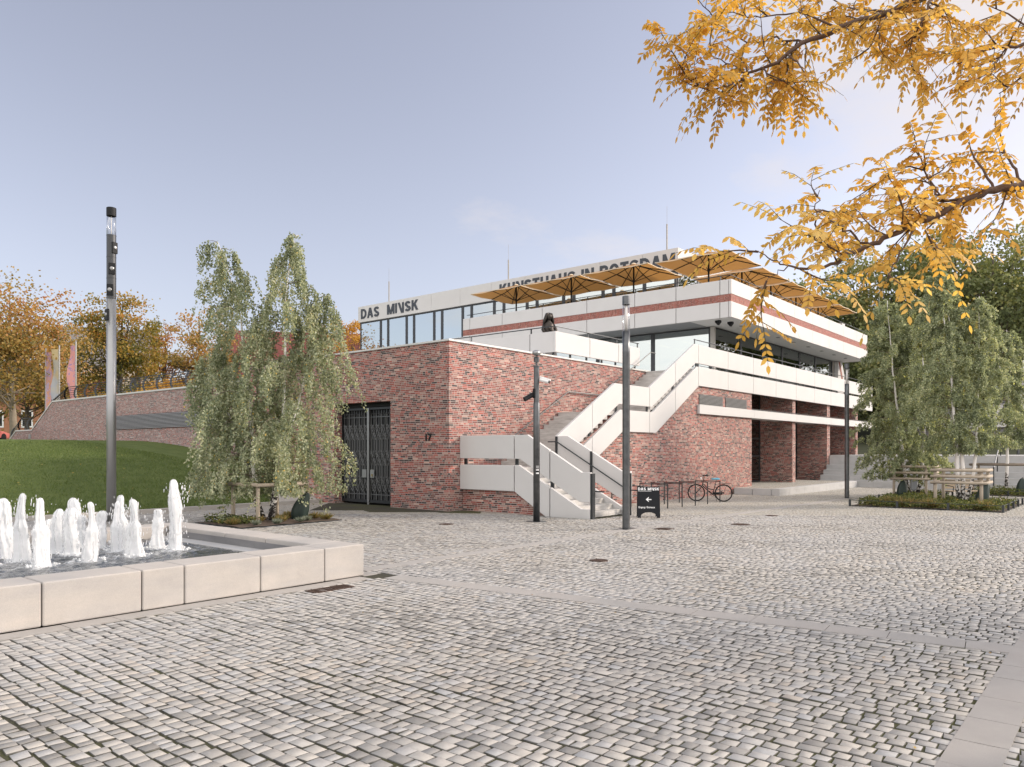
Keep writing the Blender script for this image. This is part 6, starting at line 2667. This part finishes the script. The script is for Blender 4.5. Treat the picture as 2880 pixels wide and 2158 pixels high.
# ------------------------------------------------------------------ the golden robinia over the square
LIMBS = {
    'A': [(-12.17, -16.98, 5.38, 0.050), (-12.33, -16.79, 5.11, 0.042), (-12.59, -16.56, 4.93, 0.034), (-12.79, -16.39, 4.82, 0.030), (-13.08, -16.20, 4.66, 0.026), (-13.32, -16.06, 4.52, 0.022), (-13.45, -15.98, 4.40, 0.018), (-13.64, -15.84, 4.27, 0.012), (-13.77, -15.76, 4.17, 0.008), (-13.89, -15.68, 4.13, 0.006), (-13.98, -15.65, 4.15, 0.005), (-14.09, -15.60, 4.25, 0.003)],
    'A1': [(-13.32, -16.06, 4.52, 0.012), (-13.34, -15.89, 4.60, 0.010), (-13.35, -15.72, 4.62, 0.008), (-13.38, -15.52, 4.78, 0.005), (-13.41, -15.40, 4.85, 0.003)],
    'A2': [(-13.44, -16.00, 4.42, 0.010), (-13.52, -16.13, 4.24, 0.006), (-13.55, -16.17, 4.12, 0.003)],
    'A3': [(-12.33, -16.79, 5.11, 0.020), (-12.83, -16.66, 4.77, 0.014), (-12.96, -16.65, 4.62, 0.010), (-13.05, -16.62, 4.46, 0.007), (-13.14, -16.60, 4.30, 0.003)],
    'A4': [(-12.79, -16.39, 4.82, 0.012), (-12.69, -16.19, 4.96, 0.009), (-12.63, -15.96, 5.16, 0.006)],
    'A5': [(-12.75, -16.43, 4.84, 0.012), (-13.13, -16.45, 4.57, 0.008), (-13.39, -16.45, 4.32, 0.004)],
    'A6': [(-13.59, -15.90, 4.31, 0.009), (-13.64, -15.99, 4.16, 0.006), (-13.72, -15.97, 4.05, 0.003)],
    'A7': [(-13.64, -15.84, 4.27, 0.008), (-13.63, -15.69, 4.39, 0.006), (-13.62, -15.54, 4.52, 0.003)],
    'A8': [(-13.10, -15.70, 4.90, 0.007), (-13.31, -15.60, 4.88, 0.005), (-13.42, -15.47, 4.84, 0.003)],
    'A9': [(-13.08, -16.20, 4.66, 0.012), (-13.14, -15.96, 4.82, 0.009), (-13.10, -15.70, 4.90, 0.006)],
    'C': [(-12.38, -17.35, 4.61, 0.030), (-12.63, -17.21, 4.43, 0.020), (-12.88, -17.07, 4.33, 0.013), (-13.02, -16.97, 4.28, 0.008), (-13.18, -16.86, 4.18, 0.004)],
    'C1': [(-12.63, -17.21, 4.43, 0.012), (-12.60, -17.08, 4.62, 0.008), (-12.60, -16.93, 4.75, 0.004)],
    'C2': [(-12.74, -17.24, 4.24, 0.012), (-12.94, -17.15, 4.11, 0.008), (-13.14, -17.06, 3.97, 0.004)],
    'C3': [(-12.88, -17.07, 4.33, 0.008), (-13.04, -17.02, 4.15, 0.005), (-13.22, -16.97, 4.04, 0.003)],
    'B': [(-12.84, -17.42, 3.74, 0.050), (-13.07, -17.31, 3.51, 0.042), (-13.23, -17.18, 3.42, 0.036), (-13.40, -17.07, 3.36, 0.031), (-13.54, -16.97, 3.31, 0.028), (-13.69, -16.88, 3.22, 0.026), (-13.83, -16.78, 3.14, 0.024), (-13.96, -16.70, 3.07, 0.021), (-14.05, -16.62, 3.02, 0.018), (-14.23, -16.53, 2.91, 0.014), (-14.37, -16.43, 2.87, 0.010), (-14.49, -16.38, 2.87, 0.007), (-14.58, -16.34, 2.89, 0.005), (-14.68, -16.30, 2.92, 0.003)],
    'B1': [(-13.54, -16.97, 3.31, 0.014), (-13.59, -16.84, 3.31, 0.011), (-13.61, -16.73, 3.34, 0.007), (-13.63, -16.63, 3.39, 0.003)],
    'B2': [(-13.57, -16.86, 3.32, 0.011), (-13.55, -16.80, 3.41, 0.009), (-13.52, -16.76, 3.51, 0.007), (-13.49, -16.72, 3.68, 0.005), (-13.45, -16.68, 3.78, 0.003)],
    'B3': [(-14.16, -16.46, 3.04, 0.009), (-14.15, -16.39, 3.14, 0.007), (-14.10, -16.38, 3.24, 0.005), (-14.03, -16.38, 3.35, 0.003)],
    'B4': [(-14.05, -16.62, 3.03, 0.010), (-14.16, -16.54, 3.09, 0.008), (-14.24, -16.51, 3.11, 0.003)],
    'B5': [(-13.83, -16.78, 3.14, 0.011), (-13.97, -16.77, 3.01, 0.008), (-14.05, -16.74, 2.90, 0.006), (-14.14, -16.72, 2.80, 0.003)],
    'B6': [(-14.23, -16.53, 2.91, 0.007), (-14.21, -16.48, 3.02, 0.006), (-14.26, -16.33, 3.11, 0.003)],
    'B7': [(-13.40, -17.07, 3.36, 0.012), (-13.33, -17.00, 3.54, 0.009), (-13.31, -16.94, 3.68, 0.005)],
    'B8': [(-13.23, -17.18, 3.42, 0.014), (-13.23, -17.11, 3.57, 0.010), (-13.21, -17.06, 3.74, 0.005), (-13.16, -17.04, 3.85, 0.003)],
    'B9': [(-13.69, -16.88, 3.22, 0.008), (-13.85, -16.84, 3.10, 0.006), (-13.87, -16.89, 3.01, 0.003)],
    'B11': [(-13.52, -16.76, 3.51, 0.008), (-13.58, -16.69, 3.53, 0.006), (-13.66, -16.59, 3.47, 0.003)],
    'B14': [(-14.49, -16.38, 2.87, 0.005), (-14.53, -16.32, 2.83, 0.003), (-14.60, -16.32, 2.79, 0.002)],
}
ROB_AT = (-10.3, -18.9, 0.0)
RB = thing('golden_robinia', 'tree with golden pinnate autumn leaves whose branches hang into the upper right of the picture', 'tree', ROB_AT)
OFF = Vector(ROB_AT)
RBARK = simple('robinia_bark', (.10, .060, .042), .9, 0, .3, 12, .6, 40)
GOLDLEAF = leaf_mat('golden_leaflet', [(0, (.15, .13, .045)), (.08, (.32, .19, .04)), (.3, (.52, .28, .055)), (.6, (.64, .385, .09)), (.85, (.72, .48, .15)), (1, (.76, .56, .22))], .55, .5)


def make_robinia():
    rr = random.Random(5)
    r_ = np.random.default_rng(5)
    tr = MB()
    trunk = [(0, 0, -.2), (-.05, .05, 1.5), (-.1, .1, 3.0), (-.25, .2, 4.3), (-.2, .3, 6.0), (0, .4, 8.0)]
    tr.tube(trunk, [.19, .16, .14, .11, .07, .02], 14)
    tr.build('trunk', RBARK, RB, smooth=True)
    br = MB()
    Cc, Dd, Nn, Ll, Rn = [], [], [], [], []
    rach = MB()

    def compound(p, d, key):
        """one pinnate leaf: a drooping stalk with paired leaflets"""
        L_ = rr.uniform(.14, .25)
        npair = rr.randint(5, 8)
        d = d.normalized()
        side = d.cross(Vector((0, 0, 1)))
        if side.length < .1:
            side = Vector((1, 0, 0))
        side.normalize()
        roll = rr.uniform(-.6, .6)
        side = (side * math.cos(roll) + Vector((0, 0, 1)) * math.sin(roll)).normalized()
        sag = rr.uniform(.08, .6)
        pts = []
        for k in range(npair + 2):
            f = k / (npair + 1)
            pts.append(p + d * L_ * f + Vector((0, 0, -1)) * L_ * sag * f * f)
        rach.tube([pts[0], pts[len(pts) // 2], pts[-1]], [.0022, .0016, .001], 3, cap=False)
        kk = min(1, max(0, key + rr.uniform(-.16, .16)))
        for k in range(1, npair + 1):
            t_ = (pts[k + 1] - pts[k]).normalized()
            for s in (-1, 1):
                if rr.random() < .06:
                    continue
                dd = side * s * .85 + t_ * .42 + Vector((0, 0, -rr.uniform(.1, .75)))
                Cc.append(pts[k])
                Dd.append(dd)
                Nn.append(t_.cross(side) + Vector((rr.gauss(0, .3), rr.gauss(0, .3), rr.gauss(0, .3))))
                Ll.append(rr.uniform(.036, .052))
                Rn.append(min(1, max(0, kk + rr.uniform(-.1, .1))))
        Cc.append(pts[-1])
        Dd.append((pts[-1] - pts[-2]) + Vector((0, 0, -.02)))
        Nn.append(t_.cross(side))
        Ll.append(.048)
        Rn.append(kk)

    def twig(p0, d, L_, key):
        K = 5
        pts = [p0]
        d = d.normalized()
        for k in range(K):
            d = (d + Vector((rr.gauss(0, .14), rr.gauss(0, .14), rr.gauss(0, .10) - .01))).normalized()
            pts.append(pts[-1] + d * L_ / K)
        br.tube(pts, [.0055 - .0008 * k for k in range(K + 1)], 5, cap=False)
        n = max(3, int(L_ / .055))
        for k in range(n):
            f = (k + .6) / n
            p = interp(pts, f)
            s = 1 if k % 2 else -1
            sd = d.cross(Vector((0, 0, 1))).normalized() * s
            compound(p, sd * .75 + d * rr.uniform(.2, .8) + Vector((rr.gauss(0, .3), rr.gauss(0, .3), rr.uniform(-.35, .45))), key)
        compound(pts[-1], d, key)

    # links from the trunk to the limbs that enter the picture
    for nm, k in (('A', 3), ('B', 2), ('C', 3)):
        a = Vector(trunk[k])
        c = Vector(LIMBS[nm][0][:3]) - OFF
        br.tube([a, a.lerp(c, .5) + Vector((0, 0, .15)), c], [.075, .05, LIMBS[nm][0][3] * .62], 10)
    for nm, pl in LIMBS.items():
        pts = [Vector(p[:3]) - OFF for p in pl]
        rad = [p[3] * .62 for p in pl]
        # crooked, finely divided limbs
        fine, fr = [], []
        for i in range(len(pts) - 1):
            for q in range(4):
                f = q / 4
                w = Vector((rr.gauss(0, .007), rr.gauss(0, .007), rr.gauss(0, .007))) if (i or q) else Vector()
                fine.append(pts[i].lerp(pts[i + 1], f) + w)
                fr.append(rad[i] + (rad[i + 1] - rad[i]) * f)
        fine.append(pts[-1])
        fr.append(rad[-1])
        br.tube(fine, fr, 9)
        total = sum((b_ - a_).length for a_, b_ in zip(fine[:-1], fine[1:]))
        n = int(total / .078)
        low = nm[0] == 'B'
        for k in range(n):
            f = (k + rr.random()) / n
            i = min(int(f * (len(fine) - 1)), len(fine) - 2)
            p = fine[i].lerp(fine[i + 1], f * (len(fine) - 1) - i)
            if fr[i] > .022 and rr.random() < .5:
                continue
            if nm in ('B', 'B6', 'B14') and fr[i] < .010 and rr.random() < .45:
                continue
            t_ = (fine[i + 1] - fine[i]).normalized()
            az = rr.uniform(0, 6.28)
            u = t_.orthogonal().normalized()
            v = t_.cross(u)
            out = u * math.cos(az) + v * math.sin(az)
            key = (.60 if low else .42) + .16 * math.sin(p.x * 3 + p.z * 2.2) + (.10 if p.y > -1 else 0)
            if fr[i] > .0075:
                if rr.random() < .75:
                    twig(p, out + t_ * .45 + Vector((0, 0, .10)), rr.uniform(.14, .36), key)
                compound(p, out * .9 + t_ * .3, key)
            else:
                compound(p, out + t_ * .45, key)
                if rr.random() < .45:
                    twig(p, out * .8 + t_ * .7, rr.uniform(.12, .30), key)
    br.build('branches', RBARK, RB, smooth=True)
    tag(rach.build('leaf_stalks', GOLDLEAF, RB), kind='stuff')
    n = len(Cc)
    leaves('foliage', np.array([tuple(p) for p in Cc]), np.array([tuple(p) for p in Dd]), np.array(Ll), np.array(Ll) * .46, GOLDLEAF, RB, np.array(Rn), shape='hex', norm=np.array([tuple(p) for p in Nn]))
    return n


NR = make_robinia()

# neighbour in the same row of trees, right of the frame: its soft shade lies on the cobbles
broad_tree('golden_tree', 'golden tree beyond the right picture edge, known only by its soft shade on the cobbles', beyond(16.5, 10.5, 0), 9.5, 6.0, GOLD, BARK, 71, None, 50, 60, .20, .35)

n = 70
bx, by = rng.uniform(-13, 6, n), rng.uniform(-17, -6.5, n)
d = np.stack([rng.normal(0, 1, n), rng.normal(0, 1, n), rng.normal(0, .12, n)], 1)
ok = ~blocked(bx, by)
o = leaves('fallen_leaves', np.stack([bx, by, gz(bx) + .012], 1)[ok], d[ok], .045, .022, GOLDLEAF, None, norm=np.tile([0, 0, 1.0], (int(ok.sum()), 1)))
tag(o, kind='stuff')
